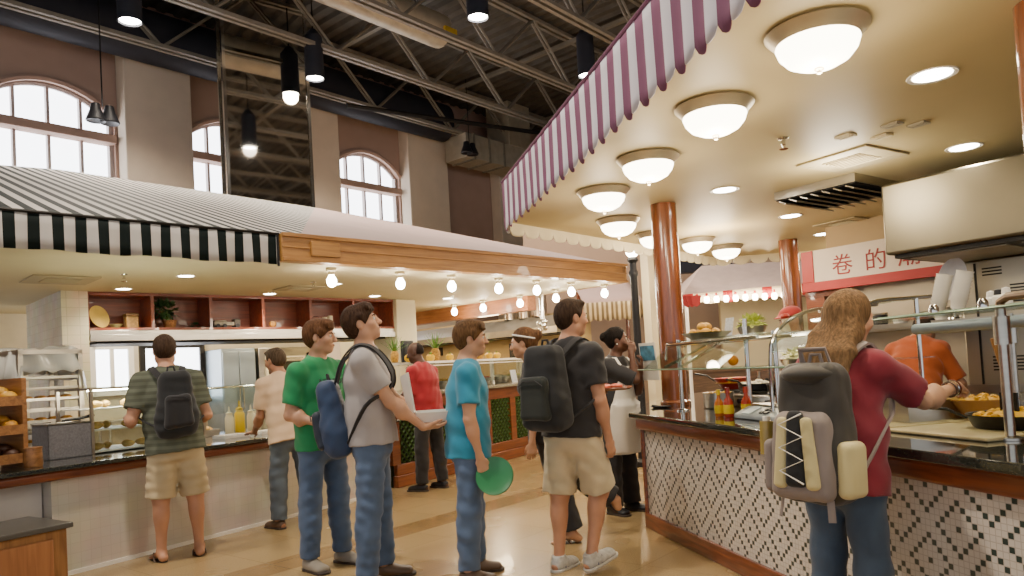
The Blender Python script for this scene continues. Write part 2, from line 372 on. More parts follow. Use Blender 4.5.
# ------------------------------------------------------------------ left stand: canopy
def stripemat(name, c1, c2, pitch, axis='X', off=0., rough=.75):
    m = bpy.data.materials.new(name); m.use_nodes = True
    nt = m.node_tree; N = nt.nodes; L = nt.links; b = N['Principled BSDF']
    tc = N.new('ShaderNodeTexCoord'); sp = N.new('ShaderNodeSeparateXYZ'); L.new(tc.outputs['Object'], sp.inputs[0])
    a = N.new('ShaderNodeMath'); a.operation = 'ADD'; a.inputs[1].default_value = off+100*pitch; L.new(sp.outputs[axis], a.inputs[0])
    d = N.new('ShaderNodeMath'); d.operation = 'DIVIDE'; d.inputs[1].default_value = pitch; L.new(a.outputs[0], d.inputs[0])
    f = N.new('ShaderNodeMath'); f.operation = 'FRACT'; L.new(d.outputs[0], f.inputs[0])
    g = N.new('ShaderNodeMath'); g.operation = 'GREATER_THAN'; g.inputs[1].default_value = .5; L.new(f.outputs[0], g.inputs[0])
    mx = N.new('ShaderNodeMix'); mx.data_type = 'RGBA'; mx.inputs[6].default_value = lin(c1); mx.inputs[7].default_value = lin(c2); L.new(g.outputs[0], mx.inputs[0])
    L.new(mx.outputs[2], b.inputs['Base Color']); b.inputs['Roughness'].default_value = rough; b.inputs['Specular IOR Level'].default_value = .15
    nz = N.new('ShaderNodeTexNoise'); nz.inputs['Scale'].default_value = 9; bp = N.new('ShaderNodeBump'); bp.inputs['Strength'].default_value = .15; L.new(nz.outputs['Fac'], bp.inputs['Height']); L.new(bp.outputs[0], b.inputs['Normal'])
    MATS[name] = m
    return m
M_awn = stripemat('green black and white awning cloth', '#bdb7b0', '#0e1715', .163, 'X', .03)
M_pine = woodmat('pale honey pine boards', '#bb8544', '#96652f', .45, 0, .8)
M_mauve = mat('pale mauve roof cloth', '#a08780', .8, var=.05, scale=2)
cp = thing('stand_canopy', 'left food stand canopy with green and white striped awning and pine fascia', 'canopy', FL.p(0, 0), FL.rz)
MB().prism([(-8, 0), (5.42, 0), (5.42, 6.4), (-8, 6.4)], 2.5, 2.56).build('ceiling_panel', M_cream, cp)
ap, RR = (-.43, 6., 4.74), (3.88, 6., 4.64)
b = MB()
def poly(b, pts): b._f([b.v(p) for p in pts])
poly(b, [(-.43, -.02, 2.77), (.24, -.02, 2.77), RR, ap]); poly(b, [(-8, -.02, 2.77), (-.43, -.02, 2.77), ap]); poly(b, [(-8, -.02, 2.77), ap, (-4.2, 6, 2.77)])
b.build('striped_roof', M_awn, cp, smooth=0, solid=.02)
b = MB(); poly(b, [(.24, -.02, 2.77), (5.45, -.02, 2.77), RR]); poly(b, [(5.45, -.02, 2.77), (5.45, 6.6, 2.77), RR]); poly(b, [(5.45, 6.6, 2.77), (-4.2, 6.6, 2.77), ap, RR]); b.build('plain_roof', M_mauve, cp, smooth=0, solid=.02)
b = MB(); b.grid(lambda u, v: (-8+8*u, -.045+.02*math.sin(u*8/.163*PI)*(1-v), 2.47+.3*v+.006*math.sin(u*60)*(1-v)), 320, 3); b.build('striped_valance', M_awn, cp, solid=.006)
MB().tube([(-8, -.05, 2.765), (0, -.05, 2.765)], .014, 6).tube([(-.02, -.06, 2.77), (-.02, -.06, 2.45)], .012, 6).build('awning_rail', M_dark, cp)
MB().b2(0, 5.47, -.1, .02, 2.5, 2.77).b2(-.0, 5.5, -.13, -.1, 2.5, 2.535).b2(-.0, 5.5, -.13, -.1, 2.735, 2.775).b2(0, 5.5, -.115, -.1, 2.63, 2.645).build('front_fascia', M_pine, cp, bevel=.004)
MB().b2(5.42, 5.5, -.1, 6.4, 2.5, 2.77).build('end_fascia', woodmat('pale honey pine boards, end grain run', '#c9985c', '#a87640', .45, 1, .8), cp)
b = MB(); b.b2(.3, .62, -.135, -.1, 2.56, 2.71); b.build('fascia_panel', M_pine, cp, bevel=.006)
MB().b2(5.2, 5.4, 1.7, 6.3, 2.26, 2.5).build('soffit_beam', woodmat('orange stained beam', '#a5673a', '#7d4826', .5, 1), cp)
# mirrored shaft through the canopy roof
sh = thing('mirrored_shaft', 'tall square mirrored shaft rising from the striped canopy roof to the trusses', 'shaft', FL.p(3.03, 6.12, 2.9), FL.rz)
m = mat('dark mirror panels', '#c9c3b8', .04, 1., .04, 1)
MB().b2(-.83, .83, -.1, .1, 0, 5.9).build('mirror_panel', m, sh)
f = MB()
for sx in (-1, 1):
    for sy in (-1, 1): f.b2(sx*.83-.03, sx*.83+.03, sy*.1-.02, sy*.1+.02, 0, 5.9)
f.build('corner_trim', M_chrome, sh)
# ------------------------------------------------------------------ bulbs, downlights, vents, sprinklers of the left stand
bl = thing('bare_bulb_light', '', 'light', FL.p(.68, .16, 2.5), FL.rz)
MB().lathe([(0, 0), (.055, 0), (.055, -.03), (.035, -.045), (.035, -.075), (0, -.075)], n=16).build('socket', M_cream, bl)
MB().lathe([(.022, -.07), (.03, -.085), (.05, -.12), (.053, -.15), (.04, -.185), (.018, -.2), (0, -.204)], n=16).build('bulb', M_bulb, bl)
bp_ = [(.68, .16), (1.54, .13), (2.31, .15), (3.1, .16), (3.8, .15), (4.5, .14), (5.25, .14), (5.0, .89), (4.98, 1.65), (4.9, 2.45), (4.85, 3.14)]
bt_ = ['first bare glowing bulb under the pine fascia, above the two boys in line'] + ['%s bare glowing bulb from the left under the pine fascia' % ordn[k] for k in range(1, 6)] + ['bare glowing bulb at the right front corner of the pine canopy'] + ['bare glowing bulb on the right end of the pine canopy, %s back from its corner' % ordn[k] for k in range(4)]
for k, (x, y) in enumerate(bp_):
    o = bl if k == 0 else dup(bl, FL.p(x, y, 2.5)); o['label'] = bt_[k]; o['group'] = 'bare bulbs under the pine canopy'
def downlight(p, label, r=.085, group=None, M=M_down):
    t = thing('recessed_downlight', label, 'light', p, 0, group)
    MB().lathe([(r*.86, .0), (r*1.12, -.006), (r*1.15, 0)], n=24).build('trim_ring', M_white, t)
    MB().lathe([(0, -.003), (r*.88, -.003), (r*.88, .004), (0, .004)], n=24).build('lens', M, t)
    return t
dl = downlight(FL.p(-.42, 1.21, 2.5), 'recessed ceiling light just behind the striped valance', group='recessed lights of the left stand')
for (x, y), t in [((-.66, 2.45), 'recessed ceiling light before the left end of the wooden shelf'), ((1.14, 2.5), 'recessed ceiling light before the middle of the wooden shelf'), ((2.72, 2.4), 'recessed ceiling light before the right end of the wooden shelf'), ((1.42, 1.33), 'recessed ceiling light behind the first bare bulb'), ((-2.6, 1.2), 'recessed ceiling light at far left over the bread rack'), ((4.1, 2.4), 'recessed ceiling light over the gap to the salad bar'), ((4.2, 4.3), 'recessed ceiling light deep behind the salad bar')]: dup(dl, FL.p(x, y, 2.5), None, t)
M_lv = mat('grey cream vent paint', '#b3a584', .6, var=.04)
def vent(p, rz, w, label, group=None, n=4):
    t = thing('ceiling_vent', label, 'vent', p, rz, group)
    h, g = w/2, w*.27
    b = MB(); b.b2(-h, h, g, h, -.014, 0).b2(-h, h, -h, -g, -.014, 0).b2(-h, -g, -g, g, -.014, 0).b2(g, h, -g, g, -.014, 0); b.build('vent_frame', M_lv, t, bevel=.005)
    MB().b2(-g, g, -g, g, -.003, 0).build('backing', M_galv, t)
    for k in range(7): y = -g+2*g*(k+.5)/7; MB().box((0, y, -.012), (2*g, g*.16, .006), (math.radians(30), 0, 0)).build('louvre', M_lv, t)
    return t
vent(FL.p(-1.43, 1.83, 2.499), FL.rz, .6, 'square louvred ceiling vent at left behind the striped valance', 'ceiling vents of the left stand')
vent(FL.p(1.2, 1.8, 2.499), FL.rz, .5, 'square louvred ceiling vent above the boy in the green shirt', 'ceiling vents of the left stand')
def sprinkler(p, label):
    t = thing('fire_sprinkler', label, 'sprinkler', p, 0, 'fire sprinklers')
    MB().lathe([(0, 0), (.035, 0), (.03, -.008), (.012, -.012), (.012, -.045), (0, -.045)], n=14).build('escutcheon', M_chrome, t)
    MB().lathe([(0, -.07), (.028, -.07), (.028, -.073), (0, -.073)], n=14).cyl((.014, 0, -.04), (.004, 0, -.07), .003, n=5).cyl((-.014, 0, -.04), (-.004, 0, -.07), .003, n=5).build('deflector', M_chrome, t)
sprinkler(FL.p(-1.0, 1.28, 2.5), 'small ceiling sprinkler at left beside the square vent')
sprinkler(FL.p(1.08, 1.25, 2.5), 'small ceiling sprinkler near the first bare bulb')
# ------------------------------------------------------------------ wall stub of white tiles and display shelf
M_wtile_lit = tilemat('glossy white wall tile', '#e4e2dc', '#d2cec6', .105, .105, .004, .15, 'YZ', 0, '#d9d6cf')
struct(MB().b2(-1.22, -.95, 2.76, 4.5, 0, 2.5).build('wall_tiled_end', [tilemat('cream wall tile', '#dccfa9', '#c6b992', .13, .105, .004, .2, 'XZ', 0, '#d6c8a0'), M_wtile_lit], None, FL.p(0, 0), FL.rz))
o = bpy.data.objects['wall_tiled_end']
for p in o.data.polygons:
    if abs(p.normal.x) > .5: p.material_index = 1  # side faces get whiter tile: window light put into the colour
shf = thing('display_shelf', 'long red brown wooden shelf of six open cubbies under the left canopy', 'shelf', FL.p(-.95, 2.8, 2.05), FL.rz)
M_shelfw = woodmat('red mahogany shelf wood', '#8d3f22', '#642a16', .4, 0, .7)
W_ = 4.26
MB().b2(0, W_, .38, .42, 0, .45).build('back_panel', M_shelfw, shf)
MB().b2(0, W_, -.02, .4, .0, .03).build('bottom_board', M_shelfw, shf); MB().b2(0, W_, -.02, .4, .415, .45).build('top_board', M_shelfw, shf)
for k in range(7):
    x = W_*k/6; MB().b2(x-.018 if k else 0, x+.018 if k < 6 else W_, -.01, .38, .03, .415).build('divider', M_shelfw, shf)
sf = thing('steel_soffit', 'long bright steel soffit band under the wooden cubby shelf', 'soffit', FL.p(-.95, 2.8, 1.9), FL.rz)
MB().b2(.01, W_-.01, -.03, .9, .03, .149).b2(.01, W_-.01, -.05, -.03, .02, .1).build('steel_face', M_steel, sf, bevel=.004); MB().b2(.1, W_-.1, .1, .8, 0, .03).build('underside_filter', M_dark, sf)
SZ = 2.081
pl = tag(MB().lathe([(0, 0), (.09, .004), (.135, .02), (.138, .028), (.09, .014), (0, .01)], n=28).build('serving_platter', mat('yellow glazed platter', '#d8b862', .25)), 'yellow oval platter leaning in the first cubby', 'plate')
pl.location = FL.p(-.79, 3.0, SZ+.14); pl.rotation_euler = Euler((math.radians(75), 0, FL.rz+.5))
bw = tag(MB().lathe([(.03, 0), (.035, .005), (.07, .05), (.075, .055), (.066, .05), (.03, .012), (0, .01)], n=24).build('bowl', mat('pale green glazed bowl', '#a8b67e', .25), None, FL.p(-.6, 2.98, SZ)), 'small pale green bowl in the first cubby', 'bowl')
cn = thing('storage_tin', 'tan square tin beside the green bowl in the first cubby', 'tin', FL.p(-.43, 2.98, SZ), FL.rz)
MB().b2(-.07, .07, -.06, .06, 0, .15).build('tin_body', mat('tan printed tin', '#a8834f', .4, .2, .35, 30), cn, bevel=.01); MB().b2(-.073, .073, -.063, .063, .15, .185).build('lid', mat('dark tan lid', '#7c5c36', .4, .2), cn, bevel=.008)
M_leaf = mat('dark green leaf', '#2f4a24', .5, var=.35, scale=20); M_leaf2 = mat('fresh green leaf', '#5d8a34', .5, var=.3, scale=20)
def leaves(b, c, R, n, ls, seed, up=.3):
    r = random.Random(seed)
    for _ in range(n):
        a = r.random()*2*PI; e = r.uniform(-.5, 1.3); d = Vector((math.cos(a)*math.cos(e), math.sin(a)*math.cos(e), math.sin(e)+up)).normalized()
        p = Vector(c)+Vector((d.x*R[0], d.y*R[1], d.z*R[2]))*r.uniform(.5, 1); s = d.cross(Vector((r.random()-.5, r.random()-.5, 1))).normalized()*ls*.35
        t = (d+Vector((0, 0, r.uniform(-.8, .1)))).normalized()*ls
        b._f([b.v(p), b.v(p+t*.45+s), b.v(p+t)]); b._f([b.v(p), b.v(p+t), b.v(p+t*.45-s)])
pp = thing('potted_plant', 'leafy green plant in a wicker basket in the second cubby', 'plant', FL.p(.02, 2.98, SZ), FL.rz)
MB().lathe([(0, 0), (.06, 0), (.075, .06), (.085, .1), (.07, .1), (0, .08)], n=18).build('wicker_basket', mat('brown wicker', '#a8703f', .7, var=.4, scale=50, bump=.6, bscale=80), pp)
b = MB(); leaves(b, (-.07, 0, .2), (.14, .1, .14), 170, .075, 3, .1); b.build('foliage', M_leaf, pp, smooth=0)
b = MB()
for k in range(5): b.tube([(.0, 0, .08), (-.03*k, .02*(k % 3-1), .18), (-.05*k+.03, .03*(k % 3-1), .25)], .004, 5)
b.build('stem', M_leaf2, pp)
b = MB(); leaves(b, (0, 0, .03), (.05, .04, .03), 40, .04, 5); tag(b.build('herb_bunch', M_leaf, None, FL.p(.33, 2.98, SZ), smooth=0), 'small dark green herb bunch at the right of the second cubby', 'herbs')
tk = thing('toy_truck', 'small grey toy truck in the third cubby', 'toy', FL.p(.72, 2.95, SZ), FL.rz)
MB().b2(-.17, .1, -.05, .05, .03, .08).b2(-.16, .0, -.045, .045, .08, .1).build('truck_bed', mat('worn grey toy metal', '#8e8674', .5, .3, .3, 20), tk, bevel=.006); MB().b2(.1, .19, -.048, .048, .03, .12).build('truck_cab', mat('dark toy cab', '#4a443c', .5, .2), tk, bevel=.012)
for x in (-.12, -.03, .14):
    for y in (-.05, .05): MB().cyl((x, y-.012, .028), (x, y+.012, .028), .028, n=14).build('wheel', M_black, tk)
def apple(p, m, label, r=.045, name='apple', cat='fruit', group=None):
    t = thing(name, label, cat, p, 0, group)
    MB().lathe([(0, .012), (r*.5, 0), (r*.95, r*.55), (r, r), (r*.85, r*1.5), (r*.4, r*1.75), (0, r*1.6)], n=16).build('flesh', m, t); MB().cyl((0, 0, r*1.6), (.006, 0, r*2.1), .004, n=5).build('stem', M_trim, t)
    return t
apple(FL.p(1.37, 2.92, SZ), mat('golden apple skin', '#b8813a', .35), 'single golden apple in the fourth cubby', .05)
for k, (x, t) in enumerate([(2.2, 'left'), (2.29, 'right')]):
    c = thing('pillar_candle', 'pale pillar candle in the fifth cubby, %s of the pair' % t, 'candle', FL.p(x, 2.95, SZ), 0, 'pair of candles')
    MB().lathe([(0, 0), (.038, 0), (.038, .15+.02*k), (.03, .155+.02*k), (0, .15+.02*k)], n=16).build('wax', mat('pale wax', '#e0d2b2', .5), c); MB().cyl((0, 0, .15+.02*k), (0, 0, .19+.02*k), .002, n=5).build('wick', M_black, c)
bk = thing('woven_basket', 'dark woven basket beside the candles in the fifth cubby', 'basket', FL.p(2.07, 2.98, SZ))
MB().lathe([(0, 0), (.07, 0), (.09, .08), (.08, .08), (0, .02)], n=18).build('basket_body', mat('dark wicker', '#4e3524', .8, var=.4, scale=60, bump=.6), bk)
MB().tube([(.085*math.cos(a), 0, .08+.09*math.sin(a)) for a in [PI*k/10 for k in range(11)]], .006, 6).build('handle', M_trim, bk)
struct(MB().b2(3.31, 3.68, 2.7, 4.4, 0, 2.5).build('wall_cream_end', M_cream, None, FL.p(0, 0), FL.rz, bevel=.01))
ph = thing('wall_phone', 'black wall phone on the cream wall end, behind the boy in grey', 'phone', FL.p(3.45, 2.68, 1.68), FL.rz)
MB().b2(-.11, .11, -.04, .019, -.17, .17).build('phone_body', M_black, ph, bevel=.015); MB().tube([(-.06, -.07, -.12), (-.075, -.085, 0), (-.06, -.07, .12)], [.03, .02, .03], 10).build('handset', M_black, ph)
MB().tube([(-.06+.03*math.sin(k*1.1), -.07, -.14-.012*k) for k in range(12)], .005, 5).build('cord', M_black, ph)
# ------------------------------------------------------------------ kitchen behind the left counter
struct(MB().b2(-4.5, 3.31, 5.6, 5.75, 0, 2.5).build('wall_kitchen', mat('pale kitchen wall', '#cfc4ab', .5, var=.05), None, FL.p(0, 0), FL.rz))
def litwin(x0, x1, z0, z1, lab, mats, bars):
    t = thing('kitchen_window', lab, 'window', FL.p((x0+x1)/2, 5.6, z0), FL.rz); h = (x1-x0)/2; H = z1-z0
    MB().b2(-h, h, -.02, -.005, 0, H).build('window_pane', M_day, t)
    f = MB()
    for a in (-h, h): f.b2(a-.04, a+.04, -.07, 0, -.04, H+.04)
    for z in (0, H): f.b2(-h, h, -.07, 0, z-.04, z+.04)
    for k in range(1, bars): f.b2(-h+2*h*k/bars-.03, -h+2*h*k/bars+.03, -.06, 0, 0, H)
    f.build('window_frame', mats, t)
litwin(-.2, .33, 1.3, 2.0, 'bright daylit kitchen window with white bars, left of the boy in olive', M_white, 2)
litwin(.5, 1.42, 1.1, 2.0, 'wide bright kitchen window in a dark frame behind the boy in olive', M_dark, 1)
litwin(-3.3, -2.2, 1.2, 2.0, 'bright kitchen window at far left behind the bread rack', M_white, 3)
fr = thing('steel_fridge', 'tall blue grey steel fridge behind the left counter', 'fridge', FL.p(1.62, 4.9, 0), FL.rz)
MB().b2(-.16, .4, 0, .65, .1, 1.9).build('cabinet', mat('blue grey steel', '#8f9aa0', .35, .7, .08, 3), fr, bevel=.01); 
for sx in (0, 1): MB().b2(-.15+sx*.275, .115+sx*.275, -.03, -.001, .2, 1.85).build('fridge_door', mat('blue grey steel', '#8f9aa0'), fr, bevel=.008)
for sx in (.09, .15): MB().tube([(sx, -.03, .9), (sx, -.07, .92), (sx, -.07, 1.3), (sx, -.03, 1.32)], .012, 8).build('handle', M_chrome, fr)
ov = thing('deck_oven', 'stainless double deck oven with cream door frames behind the boy in tan', 'oven', FL.p(2.4, 4.9, 0), FL.rz)
MB().b2(-.32, .75, 0, .68, .1, 1.9).build('oven_body', M_steel, ov, bevel=.01)
for z in (.75, 1.3):
    d = MB().b2(-.22, .5, -.04, -.001, z, z+.45).build('oven_door', mat('cream enamel', '#d8ccac', .35), ov, bevel=.01); MB().b2(-.13, .41, -.05, -.041, z+.09, z+.36).build('door_glass', mat('dark oven glass', '#2e2a1e', .1), d); MB().tube([(-.15, -.08, z+.41), (.43, -.08, z+.41)], .012, 8).build('door_handle', M_chrome, d)
MB().b2(.55, .7, -.02, -.001, .7, 1.8).build('control_panel', M_dark, ov)
for x, w in [(-.98, .8), (.05, .9)]:
    t = thing('prep_table', 'steel prep table under the %s kitchen window' % ('white barred' if x < -.5 else 'dark framed'), 'table', FL.p(x, 4.9, 0), FL.rz)
    MB().b2(-w/2+.2, w/2+.2, 0, .6, .86, .9).build('table_top', M_steel, t)
    for sx in (-w/2+.24, w/2+.16):
        for y in (.05, .55): MB().cyl((sx, y, 0), (sx, y, .86), .02, n=8).build('leg', M_steel, t)
# ------------------------------------------------------------------ left serving counter
FC = Frame(-3.373, 5.482, 32.4)
ct = thing('serving_counter', 'left serving counter with white tiled front and dark granite top', 'counter', FC.p(0, 0), FC.rz)
MB().b2(-.12, 3.5, 0, 1.3, 0, .72).build('tiled_front', tilemat('small white front tile', '#c9bfae', '#bdb2a0', .075, .075, .002, .3, 'XZ', 0, '#c6bbaa', .15), ct); MB().b2(-3, -.13, .12, 1.3, 0, .72).build('recessed_front', mat('pale counter panel', '#c2beb8', .4, var=.04), ct)
MB().b2(-3, 3.6, -.07, 1.32, .715, .785).build('wood_trim', M_trim, ct, bevel=.02); MB().b2(-3, 3.62, -.1, 1.34, .786, .82).build('granite_top', M_granite, ct, bevel=.008)
MB().b2(-.12, 3.5, -.012, 0, 0, .03).build('kick_strip', M_white, ct)
CZ = .821
cb = thing('trash_cabinet', 'low wooden cabinet with dark top in the bottom left corner before the counter', 'cabinet', FC.p(-.8, -.38, 0), FC.rz)
MB().b2(-.6, .45, -.3, .24, 0, .47).build('carcass', woodmat('orange oak', '#9c6a3a', '#7a4d26', .5, 2), cb, bevel=.006); MB().b2(-.63, .48, -.33, .27, .471, .505).build('cabinet_top', mat('dark slate laminate', '#4a4742', .3), cb, bevel=.006)
MB().b2(-.5, .36, -.318, -.3, .05, .42).build('door', woodmat('reddish oak panel', '#a3683d', '#8a5430', .5, 2), cb, bevel=.01)
# bread rack
M_rackw = woodmat('oak bin wood', '#a8703c', '#7c4c25', .5, 1)
br = thing('bread_rack', 'three tier wooden bread rack at the left edge of the counter', 'rack', FC.p(-.5, .32, CZ), FC.rz)
for sx in (-.3, .27): MB().b2(sx, sx+.03, -.18, .2, 0, .66).build('side_panel', M_rackw, br)
TZ = [.06, .27, .48]
for z in TZ: MB().b2(-.27, .27, -.18, .2, z-.02, z).b2(-.27, .27, -.18, -.165, z, z+.05).b2(-.27, .27, .185, .2, z, z+.12).build('bin', M_rackw, br)
M_bun = mat('golden bun crust', '#c98a34', .5, var=.3, scale=18, bump=.2); M_bunl = mat('yellow loaf crust', '#dca43c', .5, var=.25, scale=18); M_bund = mat('dark rye crust', '#4b2c1c', .5, var=.4, scale=18)
for ti, (z, m, nm, cat) in enumerate([(TZ[0], M_bund, 'rye_roll', 'dark rye roll on the bottom tier'), (TZ[1], M_bun, 'bread_roll', 'golden bread roll on the middle tier'), (TZ[2], M_bunl, 'bread_roll', 'yellow bread roll heaped on the top tier')]):
    for k in range(10):
        i, j = k % 5, k//5
        tag(MB().ball((0, 0, 0), (.062, .05, .042), 14, jit=.06).build(nm, m, None, FC.p(-.5-.21+i*.105, .21+j*.13+.02*(i % 2), CZ+z+.047+.035*j+.022*(i % 2)), FC.rz+.5*i), cat+', %s in its %s row' % (ordn[i], 'front' if j == 0 else 'back'), 'bread', 'rolls in the bread rack')
# sheet pan rack behind
pr = thing('sheet_pan_rack', 'tall metal sheet pan rack behind the left end of the counter', 'rack', FC.p(.6, 1.75, 0), FC.rz)
for sx in (-.26, .26):
    for sy in (-.28, .28): MB().b2(sx-.02, sx+.02, sy-.02, sy+.02, .06, 1.75).build('upright', M_steel, pr); MB().lathe([(0, 0), (.03, 0), (.03, .05), (0, .06)], c=(sx, sy, 0), n=10).build('caster', M_black, pr)
MB().b2(-.28, .28, -.3, .3, 1.72, 1.76).build('rack_top', M_steel, pr)
for k in range(9):
    z = .8+k*.1
    for sx in (-.25, .25): MB().b2(sx-.012, sx+.012, -.28, .28, z-.02, z-.01).build('runner', M_steel, pr)
    t = thing('sheet_pan', 'aluminium sheet pan in the rack, %s shelf up from the counter line' % ordn[k], 'pan', FC.p(.6, 1.74, z-.0095), FC.rz, 'sheet pans in the tall rack')
    MB().b2(-.235, .235, -.27, .27, 0, .004).b2(-.24, .24, -.275, -.265, 0, .025).b2(-.24, .24, .265, .275, 0, .025).build('pan', M_steel, t)
    if k in (1, 3, 5):
        for q in range(4): tag(MB().ball((0, 0, 0), (.05, .07, .022), 10, jit=.1).build('flat_loaf', M_bun, None, FC.p(.6-.17+q*.112, 1.56, z+.018), FC.rz), 'flat brown loaf on the %s pan of the tall rack, %s from the left' % (ordn[k], ordn[q]), 'bread', 'loaves on the sheet pans')
def cover(u, v):
    a = -.32+.64*u; top = 1.775
    y = -.34+.68*v
    z = top-.02*math.sin(u*7)*math.sin(v*6)-(.22*max(0, (abs(v-.5)-.38)/.12)) - (.3*max(0, (abs(u-.5)-.42)/.08))
    return (a+.015*math.sin(v*17+u*5), y+.02*math.sin(u*15), z+.012*math.sin(u*23+v*11))
cv = MB().grid(cover, 24, 24).build('plastic_cover', mat('milky plastic sheet', '#dfdcd6', .25, trans=.35, alpha=.8, var=.04), None, FC.p(.6, 1.75, 0), FC.rz, solid=.003, smooth=60)
tag(cv, 'milky plastic cover draped over the tall sheet pan rack', 'cover')
wb = thing('wire_bin', 'grey mesh bin standing on the counter before the pan rack', 'bin', FC.p(.27, .62, CZ), FC.rz)
b = MB(); X, Y, H = .17, .13, .28
b.b2(-X, X, -Y, -Y+.008, 0, H).b2(-X, X, Y-.008, Y, 0, H).b2(-X, -X+.008, -Y, Y, 0, H).b2(X-.008, X, -Y, Y, 0, H).b2(-X, X, -Y, Y, 0, .008)
b.build('mesh_side', mat('grey mesh', '#77767a', .5, .4, .2, 60, .4, 250), wb)
MB().tube([(-X, -Y, H), (X, -Y, H), (X, Y, H), (-X, Y, H)], .008, 6, closed=True).build('rim', M_steel, wb)
tg = thing('serving_tongs', 'black handled tongs lying across the grey mesh bin', 'tongs', FC.p(.38, .6, CZ+.3), FC.rz)
MB().tube([(-.1, 0, 0), (.05, 0, .01), (.14, 0, .03)], [.008, .01, .014], 8).build('tong_arm', M_black, tg); MB().tube([(-.1, .03, 0), (.05, .03, .01), (.14, .01, .03)], [.008, .01, .014], 8).build('tong_arm', M_black, tg)
# pastry case
pc = thing('pastry_case', 'glass pastry case on the left counter beside the boy in olive', 'display case', FC.p(.45, .5, CZ), FC.rz)
X1, Y1, H1 = 1.05, .55, .56
f = MB()
for x in (0, X1):
    for y in (0, Y1): f.b2(x-.012, x+.012, y-.012, y+.012, 0, H1)
for y in (0, Y1): f.b2(0, X1, y-.012, y+.012, H1-.02, H1)
for x in (0, X1): f.b2(x-.012, x+.012, 0, Y1, H1-.02, H1)
f.build('case_frame', M_steel, pc)
for z in (.01, .19, .37): MB().b2(.02, X1-.02, .03, Y1-.03, z, z+.01).build('case_shelf', M_white, pc)
MB().b2(.012, X1-.012, -.004, .002, .02, H1-.02).build('front_glass', M_glass, pc); MB().b2(.0, X1, 0, Y1, H1, H1+.006).build('top_glass', M_glass, pc)
MB().b2(.05, X1-.05, .1, .16, H1-.03, H1-.02).build('strip_lamp', mat('case strip lamp', '#fff3d6', .3, var=0, emit=60), pc)
M_cro = mat('flaky pastry crust', '#d9ac62', .5, var=.3, scale=25, bump=.3, bscale=40)
for ti, z in enumerate((.02, .2, .38)):
    for k in range(7):
        i = k
        pts = [(.05*math.cos(a), .035*math.sin(a), .0) for a in [PI*(.05+.9*q/6) for q in range(7)]]
        o = MB().tube(pts, [.012, .022, .03, .034, .03, .022, .012], 10).build('croissant' if ti != 1 else 'danish_pastry', M_cro, None, FC.p(.45+.12+i*.135, .5+.13+.05*(k % 2), CZ+z+.034), FC.rz+k)
        tag(o, 'golden pastry on the %s shelf of the glass case, %s from the left' % (['bottom', 'middle', 'top'][ti], ordn[i]), 'pastry', 'pastries in the glass case')
# sneeze guard of left counter
def guard(F, x0, x1, y, h, label, zt=CZ, npost=2, shelf=.32, M=M_chrome):
    t = thing('sneeze_guard', label, 'sneeze guard', F.p(x0, y, zt), F.rz); L = x1-x0
    for k in range(npost):
        x = .04+(L-.08)*k/(npost-1)
        MB().cyl((x, 0, .01), (x, 0, h), .016, n=12).build('post', M, t); MB().lathe([(0, 0), (.04, 0), (.04, .008), (.018, .015), (0, .015)], c=(x, 0, 0), n=14).build('post_foot', M, t)
    MB().b2(0, L, -shelf*.6, shelf*.4, h, h+.01).build('glass_shelf', M_glass, t)
    MB().box((L/2, -shelf*.52, h-.14), (L-.06, .008, .27), (math.radians(-18), 0, 0)).build('glass_front', M_glass, t)
    MB().tube([(0, -.0, h-.012), (L, 0, h-.012)], .012, 8).build('rail', M, t)
    return t
guard(FC, 1.62, 3.3, .82, .5, 'chrome and glass sneeze guard between the boys in olive and tan')
# things on the left counter
def squeeze(F, x, y, z, m, label, r=.035, h=.15):
    t = thing('squeeze_bottle', label, 'bottle', F.p(x, y, z), 0, 'squeeze bottles on the left counter')
    MB().lathe([(0, 0), (r, 0), (r*1.02, h*.1), (r, h*.8), (r*.7, h*.95), (r*.6, h), (0, h)], n=16).build('bottle_body', m, t); MB().lathe([(r*.75, h*.96), (r*.75, h*1.06), (r*.3, h*1.12), (r*.12, h*1.4), (0, h*1.4)], n=12).build('nozzle_cap', m, t)
M_must = mat('yellow mustard plastic', '#dcb61e', .35, var=.04); M_may = mat('creamy white plastic', '#ddd3b4', .35, var=.04)
for (x, y, m, l, r, h) in [(2.13, .98, M_may, 'pale yellow squeeze bottle left of the mustard', .045, .2), (2.26, .98, M_must, 'bright yellow mustard squeeze bottle', .052, .24), (2.42, 1.0, M_may, 'white squeeze bottle right of the mustard', .042, .2), (2.52, 1.03, M_may, 'white squeeze bottle, second right of the mustard', .042, .19), (2.64, 1.05, M_may, 'white squeeze bottle beside the arm of the boy in tan', .042, .2)]: squeeze(FC, x, y, CZ, m, l, r, h)
fw = thing('food_well', 'steel food pan with bread buns left of the squeeze bottles', 'food pan', FC.p(1.7, .98, CZ), FC.rz)
MB().b2(-.2, .2, -.15, .15, 0, .01).b2(-.2, .2, -.15, -.14, 0, .07).b2(-.2, .2, .14, .15, 0, .07).b2(-.2, -.19, -.15, .15, 0, .07).b2(.19, .2, -.15, .15, 0, .07).build('pan', M_steel, fw)
for k in range(6): tag(MB().ball((0, 0, 0), (.055, .055, .04), 12, jit=.05).build('bun', M_cro, None, FC.p(1.7-.12+.12*(k % 3), .98-.06+.12*(k//3), CZ+.06), FC.rz), 'bun in the steel pan behind the boy in olive, %s of the %s row' % (ordn[k % 3], 'front' if k < 3 else 'back'), 'bread', 'buns in the steel pan')
